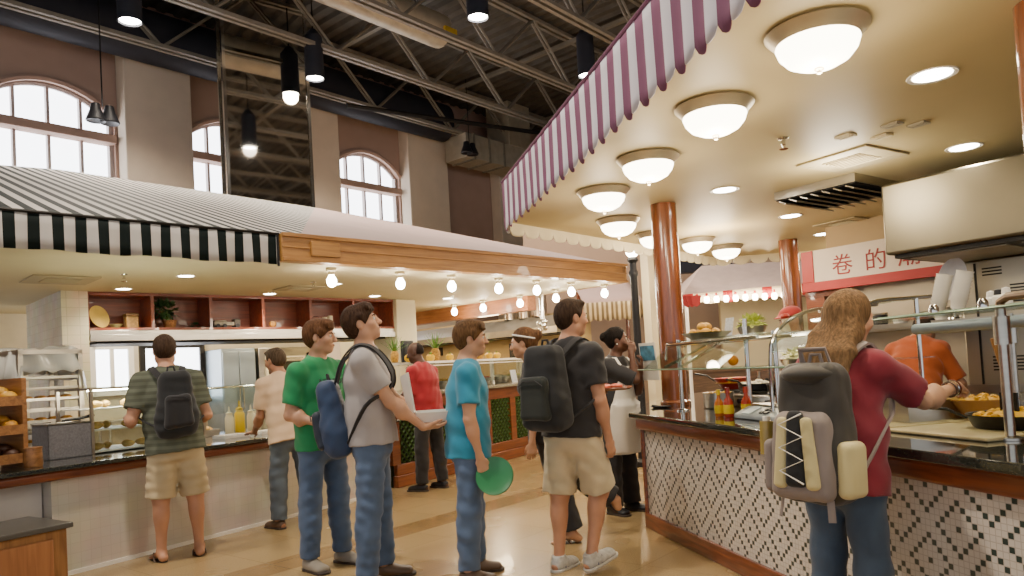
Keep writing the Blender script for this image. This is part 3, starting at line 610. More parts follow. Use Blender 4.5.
for k in range(3):
    t = thing('paper_tray', 'white paper food tray on the left counter, %s from the mesh bin' % ordn[k], 'tray', FC.p(1.72+.42*k, .4, CZ), FC.rz, 'paper trays on the left counter')
    MB().b2(-.13, .13, -.09, .09, 0, .006).b2(-.135, .135, -.1, -.09, 0, .03).b2(-.135, .135, .09, .1, 0, .03).b2(-.14, -.13, -.1, .1, 0, .03).b2(.13, .14, -.1, .1, 0, .03).build('tray_body', M_white, t)
bx_ = thing('tip_box', 'small round brown wooden box at the left counter edge', 'box', FC.p(-.18, .12, CZ)); MB().lathe([(0, 0), (.06, 0), (.065, .02), (.06, .13), (.0, .13)], n=18).build('box_body', M_rackw, bx_); MB().lathe([(0, .131), (.064, .131), (.064, .145), (0, .15)], n=18).build('lid', M_rackw, bx_)
t = thing('napkin_holder', 'steel napkin holder with white napkins at the left counter edge', 'napkin holder', FC.p(-.62, -.0, CZ), FC.rz); MB().b2(-.1, .1, -.06, .06, 0, .008).b2(-.1, .1, -.06, -.053, 0, .1).b2(-.1, .1, .053, .06, 0, .1).build('holder', M_steel, t); MB().b2(-.085, .085, -.045, .045, .01, .12).build('napkins', M_white, t)
# ------------------------------------------------------------------ right stand: canopy with valances
FH = Frame(2.936, 5.66, 143.5)
M_ceil = mat('warm cream stall ceiling', '#c6b485', .55, var=.04, scale=1.5)
M_lin = mat('cream valance lining', '#e3d6b4', .8, var=.04)
M_purp = mat('plum purple awning cloth', '#7d4a68', .8, var=.08); M_pale = mat('white awning cloth', '#d6d2dc', .8, var=.04)
rc = thing('stall_canopy', 'right food stall canopy with cream ceiling and purple and white striped valance', 'canopy', FR.p(0, 0), FR.rz)
CP = [(9.5, 0), (0, 0), (-2.67, 3.61), (-2.11, 5.24), (-1.2, 8.2), (9.5, 8.2)]
MB().prism(CP, 2.73, 2.76).build('ceiling_panel', M_ceil, rc); MB().prism(CP, 3.0, 3.1).build('roof_panel', M_mauve, rc)
def valance(p0, p1, z0, z1, pitch, amp, nm, mats, stripe, off=.0):
    p0 = Vector(p0); p1 = Vector(p1); L = (p1-p0).length; d = (p1-p0)/L; nr = Vector((-d.y, d.x))
    n = round(L/pitch); pp = L/n; K = 12
    def fn(u, v):
        s = u*L; ph = (s/pp) % 1.
        zb = z0-amp*math.sqrt(max(0., math.sin(PI*((s/pp*2) % 1.)))) if stripe else z0-amp*math.sqrt(max(0, 1-(2*abs(ph-.5))**2))
        w = off+(.016*math.sin(2*PI*s/pp)+.006*math.sin(s*5))*(1-v)
        q = p0+d*s+nr*w
        return (q.x, q.y, zb+(z1-zb)*v)
    b = MB(); b.grid(fn, n*K, 6, (lambda i, j: int((i/K*2) % 2)) if stripe else None)
    return b.build(nm, mats, rc, solid=.005, smooth=50)
valance((9.5, -.03), (0, -.03), 2.69, 3.12, .205, .05, 'striped_valance', [M_pale, M_purp], True)
MB().tube([(9.5, -.03, 3.12), (0, -.03, 3.12)], .014, 6).build('valance_rail', M_purp, rc)
for k, (a, c) in enumerate([((0, 0), (-2.67, 3.61)), ((-2.67, 3.61), (-2.11, 5.24)), ((-2.11, 5.24), (-1.2, 8.2))]):
    valance(a, c, 2.71, 3.12, .205, .07, 'striped_valance', [M_pale, M_purp], True, .02)
    valance(a, c, 2.69, 2.74, .23, .085, 'scalloped_lining', M_lin, False, -.03)
# dome lights
M_nick = mat('brushed nickel', '#cbbfa6', .38, .75, .06); M_dome = mat('frosted dome glass, lit', '#ffeed0', .25, var=0, emit=12.)
dm = thing('dome_light', '', 'light', FR.p(4.06, .47, 2.73), FR.rz)
MB().lathe([(0, 0), (.2, 0), (.215, -.012), (.2, -.03), (.185, -.045), (.172, -.06), (.16, -.062), (0, -.05)], n=36).build('ceiling_pan', M_nick, dm)
MB().lathe([(.168, -.05), (.172, -.066), (.16, -.1), (.13, -.135), (.085, -.158), (.03, -.168), (0, -.17)], n=36).build('glass_bowl', M_dome, dm)
MB().lathe([(0, -.165), (.018, -.168), (.02, -.176), (.008, -.183), (.012, -.192), (0, -.198)], n=14).build('finial', M_nick, dm)
dpos = [(4.06, .47), (3.16, .47), (2.18, .5), (1.27, .51), (.12, 1.08), (-.65, 1.81), (-1.08, 2.53), (-1.64, 3.22), (-1.55, 5.05), (5.0, .45), (5.95, .45)]
dlab = ['nearest and largest dome light along the striped valance', 'second nearest dome light along the striped valance', 'third dome light along the striped valance, left of the front wooden column top', 'fourth dome light along the striped valance', 'dome light at the far left corner of the right ceiling', 'dome light half hidden behind the front wooden column', 'dome light just right of the front wooden column', 'dome light between the two wooden columns, nearer the far one', 'dome light before the sign with red characters', 'dome light just outside the top of the frame', 'dome light over the near end of the counter']
for k, (x, y) in enumerate(dpos):
    o = dm if k == 0 else dup(dm, FR.p(x, y, 2.73)); o['label'] = dlab[k]; o['group'] = 'dome lights of the right stall'
r1 = downlight(FR.p(3.65, 1.44, 2.73), 'large recessed light near the top right of the right ceiling', .105, 'recessed lights of the right stall')
for (x, y), t in [((2.48, 2.79), 'recessed ceiling light above the steel hood'), ((1.26, 1.59), 'recessed ceiling light right of the front wooden column'), ((.17, 2.94), 'recessed ceiling light left of the steel hood, over the far column'), ((-.9, 4.1), 'small recessed ceiling light beyond the hood end'), ((5, 1.6), 'recessed ceiling light over the near counter end')]: dup(r1, FR.p(x, y, 2.73), None, t)
lc = lambda X, Y: ((X-.02)*.223-(Y-6.95)*.975, (X-.02)*.975+(Y-6.95)*.223)
x, y = lc(2.56, 5.3); vent(FR.p(x, y, 2.729), FR.rz+.35, .55, 'large square ceiling vent left of the steel hood', 'ceiling vents of the right stall', 4)
x, y = lc(3.75, 8.0); vent(FR.p(x, y, 2.729), FR.rz+.35, .5, 'square ceiling vent behind the far dome light', 'ceiling vents of the right stall', 4)
for k, (X, Y) in enumerate([(2.444, 4.509), (2.62, 4.53), (2.24, 4.7), (2.5, 4.75)]):
    x, y = lc(X, Y); tag(MB().b2(-.055, .055, -.04, .04, -.012, 0).b2(-.045, .045, -.03, -.02, -.016, -.012).b2(-.045, .045, 0, .01, -.016, -.012).build('ceiling_plate', [M_galv, M_lin][k > 1], None, FR.p(x, y, 2.7295), FR.rz+.3), 'small %s rectangular plate on the right ceiling, %s' % (['grey', 'grey', 'cream', 'cream'][k], ['left grey one of the group of four', 'right grey one of the group of four', 'left cream one of the group of four', 'right cream one of the group of four'][k]), 'plate', 'small plates on the right ceiling')
x, y = lc(1.824, 4.675); sprinkler(FR.p(x, y, 2.73), 'small ceiling sprinkler right of the second dome light')
x, y = lc(2.9, 6.45)
t = thing('exhaust_grille', 'dark steel exhaust grille box left of the steel hood under the ceiling', 'grille', FH.p(-.5, .3, 2.5), FH.rz)
MB().b2(-.36, .36, -.4, .4, .16, .229).build('grille_box', M_steel, t)
for k in range(7): MB().box((-.3+.1*k, 0, .13), (.075, .76, .01), (0, math.radians(25), 0)).build('baffle', M_steel, t)
MB().b2(-.35, .35, -.39, .39, .15, .16).build('backing', M_dark, t)
# wooden columns standing on the counter
M_colw = woodmat('polished red brown column wood', '#8a4a28', '#5f2f18', .22, 2, .7, .5)
KZ = .931
for (x, y), l in [((.74, 1.27), 'front thick round wooden column standing on the counter corner'), ((-1.28, 3.87), 'far round wooden column behind the girl, on the counter'), ((4.4, 1.3), 'near round wooden column at the right edge of the photo')]:
    c = thing('wooden_column', l, 'column', FR.p(x, y, KZ), FR.rz, 'wooden columns of the right stall')
    MB().lathe([(0, 0), (.115, 0), (.115, 1.797), (0, 1.797)], n=36).build('shaft', M_colw, c); MB().lathe([(.116, 0), (.135, 0), (.135, .03), (.118, .045)], n=36).build('base_ring', M_colw, c)
# ------------------------------------------------------------------ right counter
def diamondmat():
    g = .026; m = bpy.data.materials.new('white mosaic with dark green diamond pattern'); m.use_nodes = True
    nt = m.node_tree; N = nt.nodes; L = nt.links; b = N['Principled BSDF']
    def M(op, a, c=None, d=None):
        n = N.new('ShaderNodeMath'); n.operation = op
        for i, q in enumerate((a, c, d)):
            if q is None: continue
            if isinstance(q, (int, float)): n.inputs[i].default_value = q
            else: L.new(q, n.inputs[i])
        return n.outputs[0]
    uv = N.new('ShaderNodeUVMap'); sp = N.new('ShaderNodeSeparateXYZ'); L.new(uv.outputs[0], sp.inputs[0])
    U = M('DIVIDE', sp.outputs['X'], g); V = M('DIVIDE', sp.outputs['Y'], g)
    fu = M('FRACT', U); fv = M('FRACT', V)
    def fold(q): return M('ABSOLUTE', M('SUBTRACT', M('MODULO', M('ADD', M('FLOOR', q), 1206), 12), 6))
    s = M('ADD', fold(U), fold(V)); r = M('MODULO', M('ADD', s, .01), 4); dk = M('LESS_THAN', r, .5)
    def ins(q, lo): return M('MULTIPLY', M('GREATER_THAN', q, lo), M('LESS_THAN', q, 1-lo))
    ti = M('MULTIPLY', ins(fu, .07), ins(fv, .07))
    nz = N.new('ShaderNodeTexNoise'); nz.inputs['Scale'].default_value = 5; L.new(uv.outputs[0], nz.inputs['Vector'])
    c1 = N.new('ShaderNodeMix'); c1.data_type = 'RGBA'; c1.inputs[6].default_value = lin('#d3cbc1'); c1.inputs[7].default_value = lin('#33403a'); L.new(dk, c1.inputs[0])
    c2 = N.new('ShaderNodeMix'); c2.data_type = 'RGBA'; c2.inputs[6].default_value = lin('#bdb3a7'); L.new(c1.outputs[2], c2.inputs[7]); L.new(ti, c2.inputs[0])
    L.new(c2.outputs[2], b.inputs['Base Color']); b.inputs['Roughness'].default_value = .28
    bp = N.new('ShaderNodeBump'); bp.inputs['Strength'].default_value = .25; bp.inputs['Distance'].default_value = .003; L.new(ti, bp.inputs['Height']); L.new(bp.outputs[0], b.inputs['Normal'])
    return m
cr = thing('serving_counter', 'right serving counter clad in white mosaic with dark diamonds and wood trim', 'counter', FR.p(0, 0), FR.rz)
OUT = [(8, .74), (1.21, .74), (.12, 1.38), (-.9, 2.35), (-1.55, 3.75), (-1.45, 5.4)]
INN = [(-.45, 5.3), (-.55, 3.95), (.0, 2.95), (.75, 2.25), (1.5, 1.95), (8, 1.95)]
def offs(pts, d):
    r = []
    for i, p in enumerate(pts):
        a = Vector(pts[max(i-1, 0)]); q = Vector(pts[min(i+1, len(pts)-1)]); pv = Vector(p)
        n1 = (pv-a); n2 = (q-pv)
        if n1.length < 1e-6: n1 = n2
        if n2.length < 1e-6: n2 = n1
        n1.normalize(); n2.normalize(); m1 = Vector((n1.y, -n1.x)); m2 = Vector((n2.y, -n2.x)); k = (m1+m2).normalized(); k /= max(.5, k.dot(m1))
        r.append((pv.x+k.x*d, pv.y+k.y*d))
    return r
def ring(dout, z0, z1): return offs(OUT, -dout)+INN, z0, z1
def cprism(nm, d, z0, z1, m, bev=0.):
    P = [(p[0], p[1]) for p in offs(OUT, -d)]+INN
    return MB().prism(P, z0, z1).build(nm, m, cr, bevel=bev)
o = cprism('mosaic_front', 0, .0, .79, [diamondmat(), M_trim])
uvl = o.data.uv_layers.new(name='UVMap')
for p in o.data.polygons:
    n = p.normal; t = Vector((-n.y, n.x, 0))
    for li in p.loop_indices:
        v = o.data.vertices[o.data.loops[li].vertex_index].co; uvl.data[li].uv = (v.dot(t)+.05, v.z+.02)
if offs(OUT, -.1)[0][1] > .74: sgn = 1
else: sgn = -1
SG = 1. if offs(OUT, -.1)[0][1] < .74 else -1.
cprism('base_moulding', .02*SG, 0, .12, M_trim, .006); cprism('wood_trim', .05*SG, .79, .885, M_trim, .02); cprism('granite_top', .1*SG, .886, .93, M_granite, .008)
MB().cyl((1.23, .735, .12), (1.23, .735, .79), .02, n=8).build('corner_strip', M_trim, cr)
# sneeze guards on the right counter
g = thing('sneeze_guard', 'chrome sneeze guard with glass shelves beside the front wooden column', 'sneeze guard', FR.p(1.4, 1.0, KZ), FR.rz)
for x in (.03, .86, 1.2): MB().cyl((x, .1*(x > .5), 0), (x, .1*(x > .5), .56+.1*(x == .86)), .017, n=12).build('post', M_chrome, g); MB().lathe([(0, 0), (.045, 0), (.045, .008), (.02, .016), (0, .016)], c=(x, .1*(x > .5), 0), n=14).build('post_foot', M_chrome, g)
MB().tube([(-.0, -.1, .4), (-.08, -.05, .525), (-.08, .35, .525)], .012, 8).tube([(-.08, -.05, .525), (1.25, -.05, .525)], .012, 8).tube([(-.08, .35, .525), (1.25, .35, .525)], .012, 8).tube([(.4, -.17, .35), (.55, .1, .52)], .012, 8).tube([(.12, -.17, .35), (.3, .1, .5)], .012, 8).build('rail', M_chrome, g)
MB().b2(-.08, 1.25, -.06, .4, .54, .55).build('glass_shelf', M_glass, g); MB().b2(-.1, 2.0, -.3, -.04, .335, .343).build('glass_ledge', M_glass, g)
MB().tube([(-.1, -.3, .339), (2.0, -.3, .339)], .006, 6).build('glass_edge', mat('green glass edge', '#6f8a74', .2, .2), g)
MB().extr([(-.3, .34), (-.05, .52), (-.04, .52), (-.29, .34)], 1.2, axis='x', at=-.02).build('glass_front', M_glass, g)
cg = thing('curved_glass_case', 'curved glass food cover with chrome edge left of the girl', 'display case', FR.p(2.72, 1.08, KZ), FR.rz)
arc = [(-.1, 0), (-.1, .3), (-.09, .42)]+[(-.09+.42*(1-math.cos(a)), .42+.26*math.sin(a)) for a in [PI/2*k/8 for k in range(1, 9)]]+[(.7, .69)]
for x in (0, .55): MB().tube([(x, u, z) for u, z in arc], .012, 8).build('edge_tube', M_chrome, cg)
MB().extr([(u, z) for u, z in arc[2:]]+[(u, z+.008) for u, z in arc[2:][::-1]], .53, axis='x', at=.01).build('curved_glass', M_glass, cg)
for x in (.0, .55): MB().cyl((x, .5, 0), (x, .5, .68), .012, n=10).build('post', M_chrome, cg)
MB().b2(.0, .55, .1, .6, .34, .348).build('glass_shelf', M_glass, cg)
gr = thing('sneeze_guard', 'steel and glass sneeze guard before the orange shirted worker, with thick post', 'sneeze guard', FR.p(3.5, 1.1, KZ), FR.rz)
for x, y in ((.73, .03), (.22, .62), (2.2, .03)):
    MB().cyl((x, y, 0), (x, y, .55), .02, n=14).build('post', M_steel, gr); MB().cyl((x, y, .4), (x, y, .52), .032, n=16).build('post_collar', M_steel, gr); MB().lathe([(0, 0), (.05, 0), (.05, .01), (.025, .018), (0, .018)], c=(x, y, 0), n=16).build('post_foot', M_steel, gr)
MB().tube([(.73, .03, .55), (.73, .03, .58), (.77, .03, .6), (1.3, .03, .6)], .018, 10).build('arm', mat('brown steel', '#8a7560', .3, .9), gr)
MB().b2(-.15, 2.4, -.2, .15, .545, .553).b2(-.2, .74, .2, .65, .57, .578).build('glass_shelf', M_glass, gr)
MB().tube([(-.15, -.2, .549), (2.4, -.2, .549)], .006, 6).tube([(-.2, .2, .574), (.74, .2, .574)], .006, 6).build('glass_edge', MATS['green glass edge'], gr)
MB().tube([(-.05, .3, .5), (.74, .3, .5)], .028, 12).build('lamp_tube', mat('blue grey tube', '#8d97a3', .35, .3), gr)
for x in (.05, .6, .85): MB().lathe([(0, .548), (.02, .55), (.02, .575), (.012, .59), (0, .59)], c=(x, -.18, 0), n=12).build('glass_clamp', M_chrome, gr)
# ------------------------------------------------------------------ things on the right counter
M_hot = mat('red hot sauce', '#9c2412', .2, var=.15); M_lab = mat('yellow bottle label', '#e3b81e', .5, var=.05)
for k, (x, y, s, m, t) in enumerate([(2.16, .92, .92, mat('orange hot sauce', '#c0601c', .2), 'orange sauce bottle, leftmost of the three by the chrome guard'), (2.27, .93, 1., M_hot, 'dark red sauce bottle, middle of the three by the chrome guard'), (2.31, 1.04, 1., mat('bright red sauce', '#b8321a', .2), 'red sauce bottle with yellow label, rightmost of the three')]):
    b_ = thing('sauce_bottle', t, 'bottle', FR.p(x, y, KZ), 0, 'hot sauce bottles')
    MB().lathe([(0, 0), (.031*s, 0), (.033*s, .01), (.033*s, .1*s), (.024*s, .12*s), (.013*s, .135*s), (.012*s, .16*s), (0, .16*s)], n=18).build('bottle_body', m, b_)
    MB().lathe([(.034*s, .025*s), (.0345*s, .025*s), (.0345*s, .085*s), (.034*s, .085*s)], n=18).build('label', M_lab, b_); MB().lathe([(0, .16*s), (.016*s, .16*s), (.015*s, .2*s), (0, .2*s)], n=14).build('cap', [M_lab, M_hot, MATS['bright red sauce']][k], b_)
scl = thing('food_scale', 'flat grey food scale on the counter left of the backpack', 'scale', FR.p(2.62, 1.08, KZ), FR.rz)
MB().extr([(-.17, 0), (.17, 0), (.17, .075), (-.06, .075), (-.17, .03)], .5, axis='x', at=-.25).build('scale_body', mat('grey scale plastic', '#8d8e92', .4), scl, bevel=.008)
MB().b2(-.24, .24, -.05, .17, .077, .09).build('weigh_plate', M_steel, scl, bevel=.004)
MB().box((-.12, -.118, .056), (.1, .1, .006), (math.radians(22), 0, 0)).build('display_panel', mat('pale keypad', '#c3c6cc', .4), scl)
for i in range(2):
    for j in range(2): MB().box((.03+.05*i, -.135+.04*j, .05+.016*j), (.035, .025, .008), (math.radians(22), 0, 0)).build('key', M_black, scl)
def pot(name, label, cat, p, r, h, m, handle=0, content=None, cz=.8, fl=1., cm=None, rz=0., group=None):
    t = thing(name, label, cat, p, rz, group)
    MB().lathe([(0, 0), (r*.92/fl, 0), (r/fl*.98, .008), (r, h), (r*1.03, h), (r*1.03, h+.004), (r*.97, h+.002), (r*.95/fl, .014), (0, .012)], n=28).build('pan_body', m, t)
    if handle:
        a = handle; MB().tube([(r*math.cos(a), r*math.sin(a), h*.8), (r*1.4*math.cos(a), r*1.4*math.sin(a), h+.03), (r*2.1*math.cos(a), r*2.1*math.sin(a), h+.05)], [.01, .012, .015], 8, flat=(1, .6)).build('handle', M_black, t)
    if content is not None:
        b = MB(); rr = random.Random(int(r*1e4)+int(h*1e4))
        b.lathe([(r*.93, h*cz), (r*.6, h*cz+.02), (0, h*cz+.035)], n=20)
        for q in range(26):
            a = rr.random()*2*PI; d = r*.85*math.sqrt(rr.random()); b.ball((d*math.cos(a), d*math.sin(a), h*cz+.028*(1-d/r)+.006), (.022, .015, .013), 8, rot=(rr.random(), rr.random(), rr.random()*3))
        b.build('food', content, t)
    return t
M_rice = mat('white rice', '#ece3cc', .6, var=.1, scale=40); M_nood = mat('yellow noodles', '#dca62c', .45, var=.25, scale=40); M_redp = mat('red enamel', '#b5332a', .3); M_iron = mat('black iron', '#1d1b1a', .4, .4)
pot('stock_pot', 'round steel pot on the counter left of the sauce bottles', 'pot', FR.p(1.42, 1.32, KZ), .12, .12, M_steel, content=M_nood)
cyl = thing('cooking_range', 'low stainless burner range on the counter behind the sauce bottles', 'stove', FR.p(.96, 1.46, KZ-.85), FR.rz)
MB().b2(.0, 1.14, 0, .3, .85, .95).build('range_body', M_steel, cyl, bevel=.01)
for k in range(3):
    MB().torus((.18+.39*k, .15, .965), .13, .012, 20, 6).tube([(.18+.39*k-.13, .15, .965), (.18+.39*k+.13, .15, .965)], .01, 6).tube([(.18+.39*k, .02, .965), (.18+.39*k, .28, .965)], .01, 6).build('burner_grate', M_iron, cyl); MB().cyl((.18+.39*k, -.03, .9), (.18+.39*k, 0, .9), .02, n=14).build('control_knob', M_black, cyl)
pot('wok', 'red enamel wok on the range behind the front wooden column', 'pan', FR.p(1.14, 1.61, KZ+.129), .15, .09, M_redp, 2.6, M_nood, .6, 1.7)
pot('skillet', 'black skillet of white rice on the range', 'pan', FR.p(1.53, 1.61, KZ+.129), .15, .05, M_iron, 3.6, M_rice, .8)
pot('skillet', 'black empty skillet on the range near the cook', 'pan', FR.p(1.92, 1.61, KZ+.129), .14, .05, M_iron, 3.9)
# raised cold shelf with lettuce behind
rs = thing('raised_shelf', 'raised steel shelf with lettuce and boxes behind the sauce bottles', 'shelf', FR.p(1.2, 1.79, 0), FR.rz)
for x in (.03, 1.15):
    for y in (.02, .14): MB().cyl((x, y, KZ), (x, y, 1.2), .012, n=8).build('leg', M_steel, rs)
MB().b2(-.02, 1.2, -.02, .18, 1.2, 1.23).build('shelf_board', M_steel, rs)
def heap(name, label, cat, p, R, m, seed, ls=.07, n=150):
    t = thing(name, label, cat, p)
    MB().lathe([(0, 0), (R*.8, 0), (R, .06), (R*.96, .06), (R*.7, .015), (0, .01)], n=24).build('bowl', M_steel, t)
    b = MB(); b.lathe([(R*.85, .05), (R*.6, .09), (0, .11)], n=16); leaves(b, (0, 0, .06), (R*.85, R*.85, .06), n, ls, seed, .4); b.build('leaves', m, t, smooth=0)
M_lett = mat('pale green lettuce', '#b9c45e', .5, var=.25, scale=25); M_shred = mat('shredded cabbage', '#dfe0b0', .5, var=.15, scale=40)
heap('lettuce_bowl', 'bowl of pale shredded cabbage on the raised shelf behind the sauce bottles', 'bowl', FR.p(1.72, 1.87, 1.231), .15, M_shred, 3, .05)
heap('lettuce_bowl', 'bowl of bright green lettuce on top of the chrome guard', 'bowl', FR.p(2.18, 1.2, KZ+.551), .1, M_lett, 4, .045)
fd = thing('fruit_bowl', 'wide bowl of golden potatoes on the chrome guard by the front column', 'bowl', FR.p(1.62, 1.15, KZ+.551))
MB().lathe([(0, 0), (.12, 0), (.19, .05), (.185, .05), (.11, .012), (0, .01)], n=24).build('bowl', M_steel, fd)
M_pot = mat('golden potato skin', '#cf9a3c', .5, var=.25, scale=20)
for k in range(11):
    a = k*2.4; d = .11*math.sqrt((k % 8)/8)
    tag(MB().ball((0, 0, 0), (.045, .034, .032), 12, jit=.08).build('potato', M_pot, None, FR.p(1.62+d*math.cos(a), 1.15+d*math.sin(a), KZ+.551+.05+(.045 if k > 7 else 0)), a), 'golden potato in the bowl on the chrome guard, %s' % ('on top of the heap' if k > 7 else 'in the lower layer of the heap'), 'potato', 'potatoes on top of the heap' if k > 7 else 'potatoes in the lower layer')
t = thing('pepper_mill', 'small pale pepper mill with red top on the chrome guard', 'mill', FR.p(2.52, 1.24, KZ+.551)); MB().lathe([(0, 0), (.03, 0), (.028, .02), (.018, .05), (.024, .08), (.0, .085)], n=16).build('mill_body', M_lin, t); MB().lathe([(0, .085), (.022, .085), (.03, .1), (.02, .115), (0, .118)], n=16).build('mill_top', M_redp, t)
t = thing('menu_card', 'small white card standing on the chrome guard beside the potatoes', 'card', FR.p(1.55, 1.38, KZ+.551), FR.rz); MB().box((0, 0, .08), (.09, .004, .16), (math.radians(-12), 0, .2)).build('card_sheet', mat('printed white card', '#c9cfd8', .5, var=.2, scale=60), t); MB().b2(-.05, .05, -.02, .02, 0, .008).build('card_foot', M_white, t)
t = thing('orange_fruit', 'single orange on the glass ledge by the sauce bottles', 'fruit', FR.p(2.25, 1.0, KZ+.344)); MB().ball((0, 0, .036), .036, 16).build('peel', mat('orange peel', '#e08a1c', .5, bump=.3, bscale=90), t); MB().cyl((0, 0, .07), (0, 0, .075), .004, n=6).build('stem_end', M_leaf2, t)
for k in range(2): t = thing('storage_box', ['small white box on the raised shelf', 'small brown box on the raised shelf beside the white one'][k], 'box', FR.p(1.98+.22*k, 1.87, 1.231), FR.rz); MB().b2(-.09, .09, -.08, .08, 0, .1).build('carton', [M_white, M_rackw][k], t, bevel=.005); MB().b2(-.093, .093, -.083, .083, .101, .115).build('lid', [M_white, M_rackw][k], t, bevel=.004)
# right part: boards, pans
M_board = mat('pale cutting board', '#b9a77c', .4, var=.06)
for x0, x1, l in [(2.95, 3.62, 'pale cutting board beneath the arm of the girl'), (3.66, 4.24, 'pale cutting board under the black noodle skillet')]: tag(MB().b2(x0, x1, 1.0, 1.78, KZ, KZ+.018).build('cutting_board', M_board, None, FR.p(0, 0), FR.rz, bevel=.006), l, 'board', 'cutting boards'); 
for o in [q for q in COL.objects if q.name.startswith('cutting_board')]:
    pass
BZ = KZ+.019
t = thing('hotel_pan', 'rectangular steel pan of yellow food beneath the arm of the girl', 'pan', FR.p(3.33, 1.42, BZ), FR.rz)
MB().b2(-.2, .2, -.17, .17, 0, .012).b2(-.2, .2, -.18, -.17, 0, .12).b2(-.2, .2, .17, .18, 0, .12).b2(-.21, -.2, -.18, .18, 0, .12).b2(.2, .21, -.18, .18, 0, .12).b2(-.23, .23, -.2, -.18, .115, .122).build('pan', M_steel, t)
b = MB()
for q in range(60): b.ball((rnd.uniform(-.17, .17), rnd.uniform(-.14, .14), .09+rnd.random()*.03), (.03, .02, .018), 8, rot=(rnd.random(), rnd.random(), rnd.random()*3))
b.b2(-.19, .19, -.16, .16, .01, .09); b.build('food', M_nood, t)
M_bowlw = mat('brown clay bowl', '#b07a44', .4)
pot('mixing_bowl', 'brown bowl of yellow noodles behind the hand of the girl', 'bowl', FR.p(3.62, 1.63, BZ), .15, .1, M_bowlw, 0, M_nood, .85, 1.6)
pot('skillet', 'black skillet full of yellow noodles under the spatula', 'pan', FR.p(4.02, 1.4, BZ), .2, .06, M_iron, 2.8, M_nood, .8, 1.1)
pot('mixing_bowl', 'steel bowl at the right edge behind the thick steel post', 'bowl', FR.p(4.5, 1.7, KZ), .16, .1, M_steel, 0, M_rice, .8, 1.5)
bs = thing('back_counter', 'steel work table behind the noodle pans with food pans', 'table', FH.p(.5, .0, 0), FH.rz)
MB().b2(.15, 2.2, -.25, .5, .9, .94).build('table_top', M_steel, bs)
for x in (.2, 2.1):
    for y in (-.2, .45): MB().cyl((x, y, 0), (x, y, .9), .022, n=8).build('leg', M_steel, bs)
for k, (x, y, m, l) in enumerate([(.75, .0, M_rice, 'white food heap in a steel pan behind the girl hand'), (1.1, .0, M_must, 'steel pan with a yellow heap behind the thick steel post'), (1.45, 0, M_redp, 'steel pan with a red heap at the right edge of the kitchen table'), (1.0, .3, M_lett, 'steel pan with a green heap at the back of the kitchen table')]):
    pot('food_pan', l, 'pan', FH.p(.5+x, y, .941), .13, .1, M_steel, 0, m, .95, 1.1, group='food pans on the kitchen table')
# ------------------------------------------------------------------ hood, oven, sign, kitchen of the right stall
hd = thing('exhaust_hood', 'large stainless exhaust hood hanging at the upper right', 'hood', FH.p(0, 0, 2.05), FH.rz)
MB().extr([(0, .0), (1.3, .0), (1.3, .55), (.0, .55)], 3.2, axis='x', at=0).build('hood_shell', mat('dull warm steel', '#746c5a', .38, .9, .08, 2), hd, bevel=.02)
MB().b2(.05, 3.15, .05, 1.25, -.03, -.001).build('hood_underside', M_dark, hd)
for k in range(4): MB().box((.45+.75*k, .6, -.036), (.66, .9, .01)).build('grease_filter', M_galv, hd)
on = thing('steel_oven', 'tall stainless oven cabinet with vent slots at the right edge', 'oven', FH.p(.16, .9, 0), FH.rz)
MB().b2(0, 2.6, 0, .8, .0, 2.0).build('oven_body', mat('warm stainless panel', '#b5ac98', .35, .85, .06, 3), on, bevel=.012)
MB().b2(.11, .125, -.01, 0, .2, 1.98).build('door_seam', M_dark, on)
for x0, x1, z0, n in [(.17, .31, 1.87, 3), (.36, .5, 1.64, 6), (.53, .68, 1.64, 6), (.2, .5, 1.1, 5), (.75, .95, 1.64, 6)]:
    for k in range(n): MB().b2(x0, x1, -.008, 0, z0+.026*k, z0+.026*k+.012).build('vent_slot', M_dark, on)
MB().tube([(.22, -.01, 1.72), (.22, -.04, 1.72), (.22, -.04, 1.6)], [.01, .014, .02], 8).build('handle', M_black, on)
MB().b2(0, 1.6, -.012, 0, .93, .99).build('control_strip', M_steel, on)
sg = thing('stall_sign', 'white sign with red characters in a red frame before the exhaust hood', 'sign', FH.p(-1.0, 1.8, 1.99), FH.rz)
M_sr = mat('red painted sign frame', '#a52a2c', .5, var=.06)
MB().b2(-.8, .79, -.03, .03, 0, .1).b2(-.8, -.66, -.03, .03, .1, .45).build('sign_frame', M_sr, sg, bevel=.004); MB().b2(-.66, 1.1, -.02, .02, .1, .45).build('sign_board', mat('off white sign board', '#cfbfae', .5, var=.04), sg)
M_ink = mat('dark red sign paint', '#8e2326', .5)
for k, (ch, x) in enumerate([('卷', -.33), ('的', .03), ('潮', .36)]): text('character', ch, .24, M_ink, sg, (x, -.022, .235), (PI/2, 0, 0))
kb = thing('kitchen_back_panel', 'brushed steel kitchen back panel under the red framed sign', 'panel', FH.p(-1.4, 1.95, 0), FH.rz)
MB().b2(-.2, 3.8, 0, .06, .0, 2.02).build('steel_sheet', mat('brushed steel sheet', '#b9ad98', .4, .6, .1, 2), kb)
MB().b2(-.3, 1.5, -.4, 0, 1.5, 1.53).build('wall_shelf', M_steel, kb); MB().b2(-.42, -.2, -.1, .06, 0, 2.02).b2(-.42, .1, -.11, -.1, 1.93, 2.02).build('wood_post', M_trim, kb)
struct(MB().b2(-3.6, 5.5, 2.05, 2.2, 0, 2.73).build('wall_stall_back', mat('tan stall wall', '#a88f6a', .7, var=.06, scale=2), None, FH.p(1.95, 0), FH.rz))
cs = [('left', -.66), ('right', -.58)]
